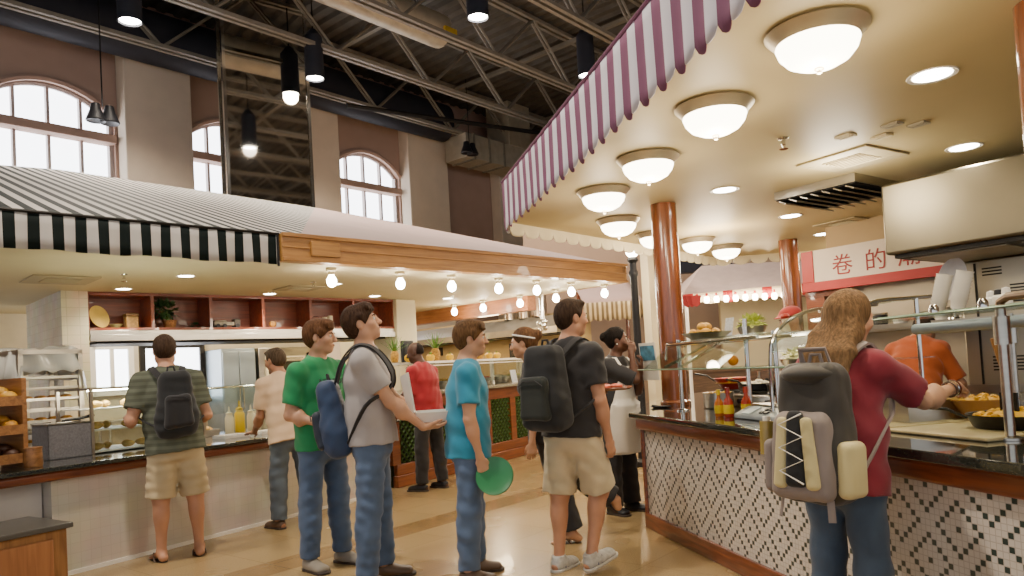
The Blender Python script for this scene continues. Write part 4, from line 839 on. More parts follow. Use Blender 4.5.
for k, (l, x) in enumerate(cs):
    t = thing('cup_stack', 'leaning white paper cup stack on the glass shelf right of the girl, %s one' % l, 'cups', FR.p(3.5+.13*k, 1.5, KZ+.58), FR.rz)
    b = MB()
    for q in range(9): b.lathe([(0, 0), (.03, 0), (.04, .05), (.042, .052), (.038, .052), (0, .05)], c=(0, 0, .018*q), n=16)
    o = b.build('paper_cups', M_white, t); o.rotation_euler = (math.radians(-8), math.radians(12), 0); o.location = (0, 0, .01)
for k in range(3):
    t = thing('shaker_bottle', 'small white shaker bottle on the glass shelf, %s right of the cup stacks' % ordn[k], 'bottle', FR.p(3.72+.1*k, 1.62-.06*k, KZ+.58), 0, 'white shakers on the glass shelf')
    MB().lathe([(0, 0), (.025, 0), (.026, .05), (.018, .06), (0, .06)], n=14).build('shaker_body', M_white, t); MB().lathe([(0, .061), (.02, .061), (.017, .085), (0, .09)], n=14).build('shaker_cap', [M_white, M_black, M_white][k], t)
wf = thing('white_reflector', 'white oval reflector on a short stem before the steel oven', 'reflector', FH.p(.24, .55, 1.53), FH.rz)
o = MB().lathe([(0, 0), (.07, .006), (.1, .02), (.1, .026), (.065, .014), (0, .008)], n=26, sy=1.7).build('oval_disc', mat('white enamel disc', '#e9e4e0', .3), wf); o.location = (0, 0, .32); o.rotation_euler = (PI/2, .25, .5)
MB().cyl((0, 0, 0), (0, 0, .2), .01, n=8).lathe([(0, 0), (.05, 0), (.045, .015), (0, .015)], n=14).build('stem', M_chrome, wf)
tag(MB().b2(-.3, 1.2, .3, .75, 1.49, 1.529).build('rear_shelf', M_steel, None, FH.p(-.1, .1), FH.rz), 'steel rear shelf holding the white oval reflector', 'shelf')
for k in range(7):
    t = thing('dish_stack', '%s on the rear steel shelf, %s from the left' % (['stack of bowls', 'steel cup', 'dark jar', 'stack of bowls', 'black box', 'white jar', 'steel cup'][k], ordn[k]), 'dishes', FH.p(-1.35+.2*k, 1.75, 1.531), 0)
    MB().lathe([(0, 0), (.05, 0), (.07, .05), (.07, .1+.02*(k % 3)), (.06, .1+.02*(k % 3)), (0, .08)], n=16).build('dish', [M_steel, M_steel, M_black, M_white, M_black, M_white, M_steel][k], t); MB().lathe([(.058, .1), (.075, .104+.02*(k % 3)), (.075, .112+.02*(k % 3)), (.055, .112+.02*(k % 3))], n=16).build('rim', M_steel, t)
# spatula held over the skillet
spx = thing('spatula', 'slotted black spatula with wooden handle held by the girl over the noodles', 'spatula', FR.p(4.02, 1.36, BZ+.11), FR.rz)
MB().b2(-.045, .045, -.005, .005, -.06, .05).build('blade', M_iron, spx); MB().tube([(0, 0, .05), (0, -.01, .12), (-.01, -.05, .3)], [.008, .009, .013], 8).build('handle', M_bowlw, spx)
for k in range(5): MB().b2(-.042+.018*k, -.032+.018*k, -.006, .006, -.1, -.06).build('tine', M_iron, spx)
t = thing('spoon_rest', 'dark oval plate with a spoon on the counter corner before the woman in the apron', 'plate', FR.p(.93, 1.04, KZ), FR.rz+.6)
MB().lathe([(0, 0), (.07, 0), (.1, .012), (.096, .014), (.06, .006), (0, .005)], n=24, sy=.6).build('oval_plate', M_black, t); MB().tube([(-.08, 0, .018), (.0, .0, .014), (.13, .02, .022)], [.022, .006, .005], 8, flat=(1, .4)).build('spoon', M_dark, t)
# ------------------------------------------------------------------ salad bar in the middle distance
FS = Frame(-.986, 9.441, 31.8)
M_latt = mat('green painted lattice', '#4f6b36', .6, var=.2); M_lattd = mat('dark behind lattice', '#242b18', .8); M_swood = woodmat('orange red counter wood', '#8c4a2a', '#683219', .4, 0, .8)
sb = thing('salad_bar', 'far salad bar with green lattice panels in a red wood frame', 'counter', FS.p(0, 0), FS.rz)
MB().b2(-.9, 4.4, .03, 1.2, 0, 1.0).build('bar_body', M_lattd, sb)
MB().b2(-.92, 4.42, -.05, .03, 0, .14).b2(-.9, 4.4, -.03, .03, .14, .27).build('base_board', M_swood, sb, bevel=.01); MB().b2(-.9, 4.4, -.03, .03, .9, 1.06).build('top_rail', M_swood, sb, bevel=.006)
MB().b2(-.95, 4.45, -.12, 1.25, 1.06, 1.1).build('granite_top', mat('speckled grey granite', '#8a8372', .2, var=.3, scale=80), sb, bevel=.006)
xs = [-.9+k*.6625 for k in range(9)]
for k, x in enumerate(xs):
    MB().b2(x-.07, x+.07, -.028, .03, .27, .9).build('stile', M_swood, sb)
    if k < 8:
        b = MB(); w0, w1, h0, h1 = x+.07, x+.5925, .27, .9
        for s in (1, -1):
            for q in range(-8, 16):
                c = w0+q*.09; p0 = [c, h0]; p1 = [c+s*(h1-h0), h1]
                def clip(p, q_):
                    x_, z_ = p; X_, Z_ = q_
                    if x_ < w0: z_ += (w0-x_)*(Z_-z_)/(X_-x_); x_ = w0
                    if x_ > w1: z_ += (w1-x_)*(Z_-z_)/(X_-x_); x_ = w1
                    return (x_, z_)
                if max(p0[0], p1[0]) < w0+.01 or min(p0[0], p1[0]) > w1-.01: continue
                a, e = clip(p0, p1), clip(p1, p0)
                if abs(a[0]-e[0]) > .02: b.tube([(a[0], .005*s, a[1]), (e[0], .005*s, e[1])], .017, 4, flat=(1, .35))
        b.build('lattice_panel', M_latt, sb, smooth=0)
SZ2 = 1.101
sc_ = thing('salad_case', 'white framed glass salad case along the top of the far bar', 'display case', FS.p(.1, .35, SZ2), FS.rz)
for k in range(6):
    x = .02+k*.85
    for y in (0, .58): MB().b2(x-.018, x+.018, y-.018, y+.018, 0, .36).build('case_post', M_white, sc_)
MB().b2(-.1, 4.4, -.04, .66, .36, .39).b2(-.1, 4.4, -.15, .1, .32, .335).build('case_roof', M_white, sc_); MB().b2(0, 4.3, -.03, -.022, .06, .36).build('front_glass', M_glass, sc_)
fc = [M_lett, M_nood, M_leaf2, M_redp, M_rice, M_lett, M_must, M_leaf2]
for k in range(8): pot('salad_pan', 'steel salad pan in the far glass case, %s from the left, with %s' % (ordn[k], ['lettuce', 'noodles', 'green leaves', 'red peppers', 'white rice', 'lettuce', 'yellow corn', 'green leaves'][k]), 'pan', FS.p(.4+.5*k, .62, SZ2), .17, .1, M_steel, 0, fc[k], .95, 1.1, group='pans in the far salad case')
TP = SZ2+.391
def pineapple(p, label, s=1.):
    t = thing('pineapple', label, 'fruit', p, 0, 'pineapples on the salad bar')
    MB().lathe([(0, 0), (.05*s, .005), (.07*s, .07*s), (.068*s, .13*s), (.045*s, .18*s), (0, .19*s)], n=16).build('fruit_body', mat('pineapple rind', '#a77a2c', .6, var=.45, scale=40, bump=.6, bscale=60), t)
    b = MB()
    for k in range(22):
        a = k*2.4; e = .35+1.1*k/22
        d = Vector((math.cos(a)*math.cos(e), math.sin(a)*math.cos(e), math.sin(e))); q = Vector((0, 0, .17*s)); sd = d.cross(Vector((0, 0, 1))).normalized()*.014*s
        b._f([b.v(q+sd), b.v(q-sd), b.v(q+d*.24*s+Vector((0, 0, .02)))])
    b.build('crown', M_leaf2, t, smooth=0, solid=.003)
pineapple(FS.p(1.85, .6, TP), 'pineapple on the far salad case between the boy in blue and the woman', 1.1)
pineapple(FS.p(.75, .6, TP), 'pineapple on the far salad case behind the boy in blue', 1.0)
pineapple(FS.p(-.1, .62, TP), 'pineapple at the left end of the far salad case', .85)
M_pep = mat('yellow pepper skin', '#e2b31c', .3, var=.1)
for k, (x, y) in enumerate([(1.5, .55), (1.98, .5), (2.1, .6), (2.2, .5), (2.33, .58), (.5, .5), (.62, .58), (1.02, .55), (-.02, .45), (3.0, .5), (3.12, .58), (3.24, .5), (3.1, .45)]):
    t = thing('yellow_pepper', 'yellow pepper on the roof of the far salad case, number %s from the left end' % 'x', 'fruit', FS.p(x, y, TP), k)
    t['label'] = 'yellow pepper on the far salad case, ' + ['left of the tall pineapple', 'just right of the tall pineapple', 'second right of the tall pineapple', 'third right of the tall pineapple', 'fourth right of the tall pineapple', 'left of the middle pineapple', 'touching the middle pineapple on its left', 'right of the middle pineapple', 'before the leftmost pineapple', 'left of the heap by the woman', 'back of the heap by the woman', 'right of the heap by the woman', 'front of the heap by the woman'][k]; t['group'] = 'yellow peppers on the salad bar'
    MB().lathe([(0, .015), (.03, 0), (.055, .03), (.058, .07), (.035, .095), (.01, .085), (0, .085)], n=12).build('flesh', M_pep, t); MB().cyl((0, 0, .08), (.01, 0, .12), .008, n=6).build('stem', M_leaf2, t)
t = thing('flower_vase', 'yellow flower bunch in a vase beside the face of the far woman', 'flowers', FS.p(2.95, .25, SZ2)); MB().lathe([(0, 0), (.05, 0), (.06, .08), (.035, .16), (.045, .2), (.04, .2), (0, .15)], n=16).build('vase', M_white, t)
b = MB(); leaves(b, (0, 0, .36), (.14, .14, .13), 220, .055, 9, .3); b.build('blossoms', M_pep, t, smooth=0); b = MB()
for k in range(6): b.tube([(0, 0, .15), (.05*math.cos(k), .05*math.sin(k), .35)], .004, 5)
b.build('stem', M_leaf2, t)
for k, (x, l) in enumerate([(2.75, 'small white printed card on the front of the far salad case')]): t = thing('menu_card', l, 'card', FS.p(2.25, .24, SZ2), FS.rz); MB().box((0, 0, .1), (.16, .006, .2), (math.radians(-10), 0, 0)).build('card_sheet', MATS['printed white card'], t); MB().b2(-.07, .07, -.03, .03, 0, .006).build('card_foot', M_white, t)
# far wall of the left stand, hood, pictures
M_fw = mat('tan far stand wall', '#b39a6c', .7, var=.05, scale=2)
FE = Frame(*FL.p(7.2, 2.2)[:2], -44.5)   # runs into the stand, faces left
struct(MB().b2(0, 6.2, -.2, 0, 0, 2.35).build('wall_far_stand', M_fw, None, FE.p(0, 0), FE.rz))
t = thing('exhaust_hood', 'long grey exhaust hood high on the far tan wall', 'hood', FE.p(.05, .001, 1.93), FE.rz); MB().extr([(0, 0), (.7, .0), (.7, .12), (.25, .36), (0, .36)], 5.6, axis='x', at=0).build('hood_shell', mat('grey hood metal', '#7c7464', .4, .5, .1), t); MB().b2(.05, 5.5, .06, .64, -.02, -.001).build('hood_underside', M_dark, t)
M_pic = mat('black picture frame', '#221f1c', .4)
for k, (x, z) in enumerate([(1.85, 1.66), (4.3, 1.78)]):
    t = thing('wall_picture', ['black framed picture on the far tan wall above the yellow peppers', 'small black framed picture on the far tan wall left of the blue shirt'][k], 'picture', FE.p(x, .001, z), FE.rz); s = .16 if k == 0 else .09
    MB().b2(-s, s, .0, .03, -s, s).build('frame', M_pic, t); MB().b2(-s*.6, s*.6, .031, .034, -s*.6, s*.6).build('print', mat('dark print', '#4a3d2c', .5, var=.6, scale=20), t)
t = thing('chrome_pendant', 'chrome pendant lamp cluster hanging before the grey hood', 'lamp', FL.p(5.0, 1.2, 2.06), FL.rz)
MB().cyl((0, 0, 0), (0, 0, .44), .035, n=14).build('stem', M_chrome, t)
for k in range(5): MB().ball((.05*math.cos(k*2.1), .05*math.sin(k*2.1), -.03-.035*k), .045, 14).build('chrome_ball', M_chrome, t)
for k in range(3): t = thing('hood_duct', 'vertical steel duct at the far hood, %s from the left' % ordn[k], 'duct', FE.p(1.75-.42*k, .2, 2.292), FE.rz, 'steel ducts of the far hood'); MB().cyl((0, 0, 0), (0, 0, .5), .13, n=18).build('duct_pipe', M_steel, t); MB().cyl((0, 0, .2), (0, 0, .24), .14, n=18).build('duct_collar', M_steel, t)
# fringed awning, lamp post, cream post
b = MB(); b.grid(lambda u, v: (u*1.1, .02*math.sin(u*38), 2.14+.3*v-(.05*abs(math.sin(u*1.1/.09*PI/2)) if v == 0 else 0)), 98, 3, lambda i, j: (i//4) % 2)
aw = thing('fringed_awning', 'tan and brown fringed awning far behind the black shirted boy', 'awning', (1.36, 13.40, 0), math.radians(3)); b.build('fringe', [mat('tan fringe cloth', '#b8a580', .8), mat('brown fringe cloth', '#6d5c42', .8)], aw, solid=.004)
MB().grid(lambda u, v: (u*1.1, .02+v*1.4, 2.44+.55*v), 8, 4).build('awning_top', M_mauve, aw, solid=.01)
for x in (.08, 1.05): MB().cyl((x, 1.2, 0), (x, 1.2, 2.8), .04, n=10).build('post', M_trim, aw)
lp = thing('street_lamp', 'slim black lamp post with a glowing globe beside the front wooden column', 'lamp', (1.6, 9.3, 0))
MB().lathe([(0, 0), (.13, 0), (.13, .06), (.09, .1), (.075, .3), (.06, .34), (.05, .5), (.047, 2.4), (.06, 2.43), (.06, 2.47), (.045, 2.5), (.045, 2.58), (.075, 2.62), (.05, 2.66), (0, 2.66)], n=20).build('post', M_black, lp)
MB().ball((0, 0, 2.74), .085, 18).build('globe', mat('lamp globe, lit', '#fff1d4', .3, var=0, emit=30), lp)
struct(MB().b2(-.14, .14, -.14, .14, 0, 4.2).build('trim_8', M_cream, None, (2.6, 13.2, 0), .3)); struct(MB().b2(-2.4, 9, 0, .2, 0, 5.2).build('wall_far_stalls', mat('mauve tan far wall', '#9c8470', .8, var=.05, scale=2), None, (2.75, 15.2, 0), math.radians(-4)))
tag(MB().b2(0, 1.6, -.25, 0, 3.0, 3.3).build('dark_beam', M_navy, None, (2.85, 14.6, 0), -.05), 'dark beam high on the far wall right of the front column', 'beam')
# market tent with bunting
mt = thing('market_tent', 'pale mauve market tent seen between the two wooden columns', 'tent', (3.0, 12.6, 0), .03)
b = MB(); z0, z1 = 2.42, 3.0
for q in [[(0, 0, z0), (3.4, -.15, z0+.12), (2.9, .8, z1), (.6, .8, z1)], [(0, 0, z0), (.6, .8, z1), (0, 1.7, z0)], [(3.4, -.15, z0+.12), (3.4, 1.7, z0), (2.9, .8, z1)], [(.6, .8, z1), (2.9, .8, z1), (3.4, 1.7, z0), (0, 1.7, z0)]]: poly(b, q)
b.build('tent_roof', mat('pale mauve tent cloth', '#b7a39c', .8, var=.06), mt, smooth=0, solid=.01)
b = MB(); b.grid(lambda u, v: (3.4*u, -.15*u-.01, z0+.12*u-.15+.15*v-(.05*abs(math.sin(u*34)) if v == 0 else 0)), 120, 2, lambda i, j: (i//6) % 4 == 0); b.build('tent_valance', [M_lin, M_sr], mt, solid=.004)
for x, y in ((.06, .06), (3.3, 0), (.06, 1.6), (3.3, 1.6)): MB().cyl((x, y, 0), (x, y, z0+.02), .03, n=10).build('tent_pole', M_white, mt)
for k in range(11):
    t = thing('lantern_bulb', 'warm lantern bulb under the market tent, %s from the left' % ordn[k], 'light', (3.2+.165*k, 12.45, 2.24), 0, 'lantern bulbs under the market tent')
    MB().lathe([(0, 0), (.035, .01), (.05, .06), (.035, .11), (0, .115)], n=14).build('glass_globe', mat('lantern glow', '#ffe9c4', .3, var=0, emit=30), t); MB().cyl((0, 0, .11), (0, 0, .17), .02, n=10).build('socket', M_redp, t)
for k in range(3): tag(MB().extr([(-.09, 0), (.09, 0), (.06, -.16), (0, -.2), (-.06, -.16)], .01).build('red_pennant', M_sr, None, (3.02+.07*k, 12.40-.02*k, 2.38), 0), 'red cloth pennant at the left end of the market tent, %s' % ['leftmost', 'middle one', 'rightmost'][k], 'pennant', 'red pennants')
tag(MB().b2(0, 2.6, 0, .5, 0, 1.05).b2(-.03, 2.63, -.03, .53, 1.05, 1.09).build('tent_counter', woodmat('dark stall counter wood', '#5f4630', '#3f2c1d', .5), None, (3.1, 13.0, 0), .03), 'dark wooden counter under the market tent', 'counter')
struct(MB().b2(0, 2.2, 0, .1, 0, 2.38).build('wall_tent_back', M_cream, None, (4.1, 14.25, 0), .03))
# ------------------------------------------------------------------ figures: smooth blended distance fields turned into one continuous surface each
def V3(*a): return np.array(a, dtype=np.float32)
def unit(v): v = np.asarray(v, dtype=np.float64); return v/max(1e-9, np.linalg.norm(v))
def cone(a, b, r0, r1, right=None, fa=False, fb=False, k=.02, sub=False):
    r0 = r0 if isinstance(r0, tuple) else (r0, r0); r1 = r1 if isinstance(r1, tuple) else (r1, r1)
    return dict(t='cone', a=np.array(a, float), b=np.array(b, float), r0=r0, r1=r1, right=right, fa=fa, fb=fb, k=k, sub=sub)
def ell(c, r, R=None, k=.02, sub=False): return dict(t='ell', c=np.array(c, float), r=np.array(r, float), R=np.eye(3) if R is None else np.asarray(R), k=k, sub=sub)
def rbox(c, h, rr, R=None, k=.02, taper=0., sub=False): return dict(t='box', c=np.array(c, float), h=np.array(h, float), rr=rr, R=np.eye(3) if R is None else np.asarray(R), k=k, taper=taper, sub=sub)
def bounds(p):
    if p['t'] == 'cone':
        m = max(*p['r0'], *p['r1']); return np.minimum(p['a'], p['b'])-m, np.maximum(p['a'], p['b'])+m
    m = np.max(p['r']) if p['t'] == 'ell' else np.linalg.norm(p['h'])
    return p['c']-m, p['c']+m
def dist(p, X):
    if p['t'] == 'cone':
        ax = p['b']-p['a']; L = max(1e-6, np.linalg.norm(ax)); n = ax/L
        r = p['right']
        if r is None: r = np.cross(n, [0, 0, 1.]) if abs(n[2]) < .9 else np.array([1., 0, 0])
        r = np.asarray(r, float); r = unit(r-n*np.dot(r, n)); f = np.cross(n, r)
        q = X-p['a'].astype(np.float32)
        t = q@n.astype(np.float32); x = q@r.astype(np.float32); y = q@f.astype(np.float32)
        s = np.clip(t/L, 0, 1); w = p['r0'][0]+(p['r1'][0]-p['r0'][0])*s; d = p['r0'][1]+(p['r1'][1]-p['r0'][1])*s
        m = np.minimum(w, d); ov = t-np.clip(t, 0, L); rad2 = (x/w)**2+(y/d)**2
        rnd_ = (np.sqrt(rad2+(ov/m)**2)-1)*m
        if p['fa'] or p['fb']:
            fl = np.maximum((np.sqrt(rad2)-1)*m, np.abs(ov)); 
            if p['fa']: rnd_ = np.where(t < 0, np.maximum((np.sqrt(rad2)-1)*m, -t), rnd_)
            if p['fb']: rnd_ = np.where(t > L, np.maximum((np.sqrt(rad2)-1)*m, t-L), rnd_)
            if p['fa']: rnd_ = np.maximum(rnd_, -t)
            if p['fb']: rnd_ = np.maximum(rnd_, t-L)
        return rnd_
    q = (X-p['c'].astype(np.float32))@p['R'].astype(np.float32)
    if p['t'] == 'ell':
        k0 = np.sqrt(((q/p['r'].astype(np.float32))**2).sum(-1)); return (k0-1)*float(p['r'].min())
    h = p['h'].astype(np.float32)
    if p['taper']:
        sc = 1-p['taper']*(q[..., 2:3]/h[2]*.5+.5); q = np.concatenate([q[..., :2]/sc, q[..., 2:3]], -1)
    a = np.abs(q)-(h-p['rr']); return np.linalg.norm(np.maximum(a, 0), axis=-1)+np.minimum(a.max(-1), 0)-p['rr']
def smesh(prims, h=.008, cuts=(), wr=None, post=None):
    """blend the primitives and return vertices, quads of the zero surface"""
    lo = np.min([bounds(p)[0] for p in prims if not p['sub']], 0)-.05; hi = np.max([bounds(p)[1] for p in prims if not p['sub']], 0)+.05
    n = np.ceil((hi-lo)/h).astype(int)+1
    F = np.full(n, .3, np.float32)
    ax = [np.arange(n[i], dtype=np.float32)*h+lo[i] for i in range(3)]
    for p in prims:
        a, b = bounds(p); mg = p['k']+4*h
        i0 = np.clip(np.floor((a-mg-lo)/h).astype(int), 0, n); i1 = np.clip(np.ceil((b+mg-lo)/h).astype(int)+1, 0, n)
        if (i1 <= i0).any(): continue
        sl = tuple(slice(i0[i], i1[i]) for i in range(3))
        G = np.stack(np.meshgrid(*[ax[i][sl[i]] for i in range(3)], indexing='ij'), -1)
        d = dist(p, G).astype(np.float32); c = F[sl]; k = p['k']
        if p['sub']:
            d = -d; e = np.maximum(k-np.abs(c-d), 0)/k; F[sl] = np.maximum(c, d)+e*e*k*.25
        else:
            e = np.maximum(k-np.abs(c-d), 0)/k; F[sl] = np.minimum(c, d)-e*e*k*.25
    if cuts or wr or post:
        G = np.stack(np.meshgrid(*ax, indexing='ij'), -1)
        if wr:
            rs = np.random.RandomState(wr[1]); W = np.zeros(n, np.float32)
            for j in range(7):
                kv = rs.normal(size=3); kv[2] *= wr[2] if len(wr) > 2 else 1.6; kv = kv/np.linalg.norm(kv)*rs.uniform(28, 90); W += np.sin(G@kv.astype(np.float32)+rs.uniform(0, 6.28))/(1+j*.25)
            F += W*np.float32(wr[0]*.26)
        for p0, nn in cuts: F = np.maximum(F, (G-np.asarray(p0, np.float32))@unit(nn).astype(np.float32))
        if post: F = post(F, G)
    S = F < 0
    c8 = [S[i:n[0]-1+i, j:n[1]-1+j, k:n[2]-1+k] for i in (0, 1) for j in (0, 1) for k in (0, 1)]
    cnt = sum(c.astype(np.int8) for c in c8); act = (cnt > 0) & (cnt < 8)
    I = np.argwhere(act); idx = np.full(act.shape, -1, np.int32); idx[act] = np.arange(len(I))
    P = np.zeros((len(I), 3), np.float32); C = np.zeros(len(I), np.float32)
    off = np.array([(i, j, k) for i in (0, 1) for j in (0, 1) for k in (0, 1)])
    vals = np.stack([F[I[:, 0]+o[0], I[:, 1]+o[1], I[:, 2]+o[2]] for o in off], 1)
    for a in range(8):
        for b in range(a+1, 8):
            if np.abs(off[a]-off[b]).sum() == 1:
                va, vb = vals[:, a], vals[:, b]; m = (va < 0) != (vb < 0); t = np.where(m, va/np.where(m, va-vb, 1), 0)
                P += (off[a]+(off[b]-off[a])*t[:, None])*m[:, None]; C += m
    V = (I+P/C[:, None])*h+lo
    Q = []
    for d in range(3):
        e1, e2 = (d+1) % 3, (d+2) % 3
        sl0 = [slice(1, n[i]-1) for i in range(3)]; sl1 = [slice(1, n[i]-1) for i in range(3)]; sl1[d] = slice(2, n[d])
        A, B = S[tuple(sl0)], S[tuple(sl1)]; E = np.argwhere(A != B)+1; fl = A[A != B]
        def g(o1, o2):
            q = E.copy(); q[:, e1] -= o1; q[:, e2] -= o2; return idx[q[:, 0], q[:, 1], q[:, 2]]
        q = np.stack([g(0, 0), g(1, 0), g(1, 1), g(0, 1)], 1); q[~fl] = q[~fl][:, ::-1]
        Q.append(q)
    Q = np.concatenate(Q); Q = Q[(Q >= 0).all(1)]
    return V, Q
def np_mesh(name, V, Q, mats, parent=None, loc=(0, 0, 0), rotz=0., mi=None):
    me = bpy.data.meshes.new(name); me.vertices.add(len(V)); me.vertices.foreach_set('co', V.astype(np.float32).ravel())
    me.loops.add(len(Q)*4); me.loops.foreach_set('vertex_index', Q.astype(np.int32).ravel()); me.polygons.add(len(Q))
    me.polygons.foreach_set('loop_start', np.arange(len(Q), dtype=np.int32)*4); me.polygons.foreach_set('use_smooth', np.ones(len(Q), bool))
    for m in (mats if isinstance(mats, list) else [mats]): me.materials.append(m)
    if mi is not None: me.polygons.foreach_set('material_index', mi(V, Q).astype(np.int32))
    me.update(); me.validate()
    return link(name, me, parent, loc, rotz)
def skin(name, col):
    if name in MATS: return MATS[name]
    m = mat(name, col, .5, var=.07, scale=12); b = m.node_tree.nodes['Principled BSDF']
    b.inputs['Subsurface Weight'].default_value = .08; b.inputs['Subsurface Radius'].default_value = (.02, .008, .004)
    return m
def cloth(name, col, var=.1, bump=.12, rough=.85): return mat(name, col, rough, var=var, scale=7, bump=bump, bscale=260, sheen=.15)
M_eye = mat('eye', '#2a211b', .15, var=.1)
def rotm(yaw, pitch, roll=0.):
    """columns right, forward, up; yaw clockwise from above, pitch up, in degrees"""
    y, p, r = map(math.radians, (yaw, pitch, roll))
    return np.array((Matrix.Rotation(-y, 3, 'Z') @ Matrix.Rotation(p, 3, 'X') @ Matrix.Rotation(r, 3, 'Y')))
def hand_prims(W, d, n, t, s, curl=.4, thumb=.5, spread=.12):
    """palm, four fingers of different length and an opposable thumb; d along the hand, n out of the palm, t to the thumb side"""
    d, n = unit(d), unit(n); n = unit(n-d*np.dot(n, d)); t0 = np.cross(d, n); t0 = unit(t0*np.sign(np.dot(t0, t) or 1)); t = t0
    P = [cone(W-d*.02*s, W+d*.02*s, (.027*s, .02*s), (.034*s, .017*s), t, k=.012), cone(W+d*.02*s, W+d*.078*s, (.036*s, .0155*s), (.042*s, .0135*s), t, k=.012)]
    for i, (o, L) in enumerate([(.031, .068), (.0105, .078), (-.010, .072), (-.030, .056)]):
        b = W+d*(.08-.004*abs(i-1))*s+t*o*s; a = spread*(1.5-i)/1.5; dd = unit(d+t*a*.8); ang = 0
        for j, fr in enumerate((.45, .32, .23)):
            ang += curl*(.55, 1., .8)[j]*(1+.12*i); v = dd*math.cos(ang)+n*math.sin(ang); e = b+v*L*fr*s
            r0 = (.0095, .0088, .0078)[j]*s*(.88 if i == 3 else 1); P.append(cone(b, e, r0, r0*.93, k=.005)); b = e
    b = W+d*.022*s+t*.028*s+n*.004*s; v = unit(d*.75+t*(.85-.55*thumb)+n*(.25+.5*thumb)); e = b+v*.036*s; P.append(cone(b, e, .0135*s, .0115*s, k=.01))
    v = unit(d*.95+t*(.35-.6*thumb)+n*(.3+.5*thumb)); e2 = e+v*.03*s; P.append(cone(e, e2, .0112*s, .0098*s, k=.006)); v = unit(d+t*(.1-.5*thumb)+n*(.2+.5*thumb)); P.append(cone(e2, e2+v*.022*s, .0098*s, .008*s, k=.006))
    return P
def ik(S, T, l1, l2, hint):
    v = T-S; D = np.linalg.norm(v); D2 = min(D, (l1+l2)*.995); n = v/D; T = S+n*D2
    a = (l1*l1-l2*l2+D2*D2)/(2*D2); hh = math.sqrt(max(0, l1*l1-a*a)); hv = np.asarray(hint, float); hv = unit(hv-n*np.dot(hv, n))
    return S+n*a+hv*hh, T
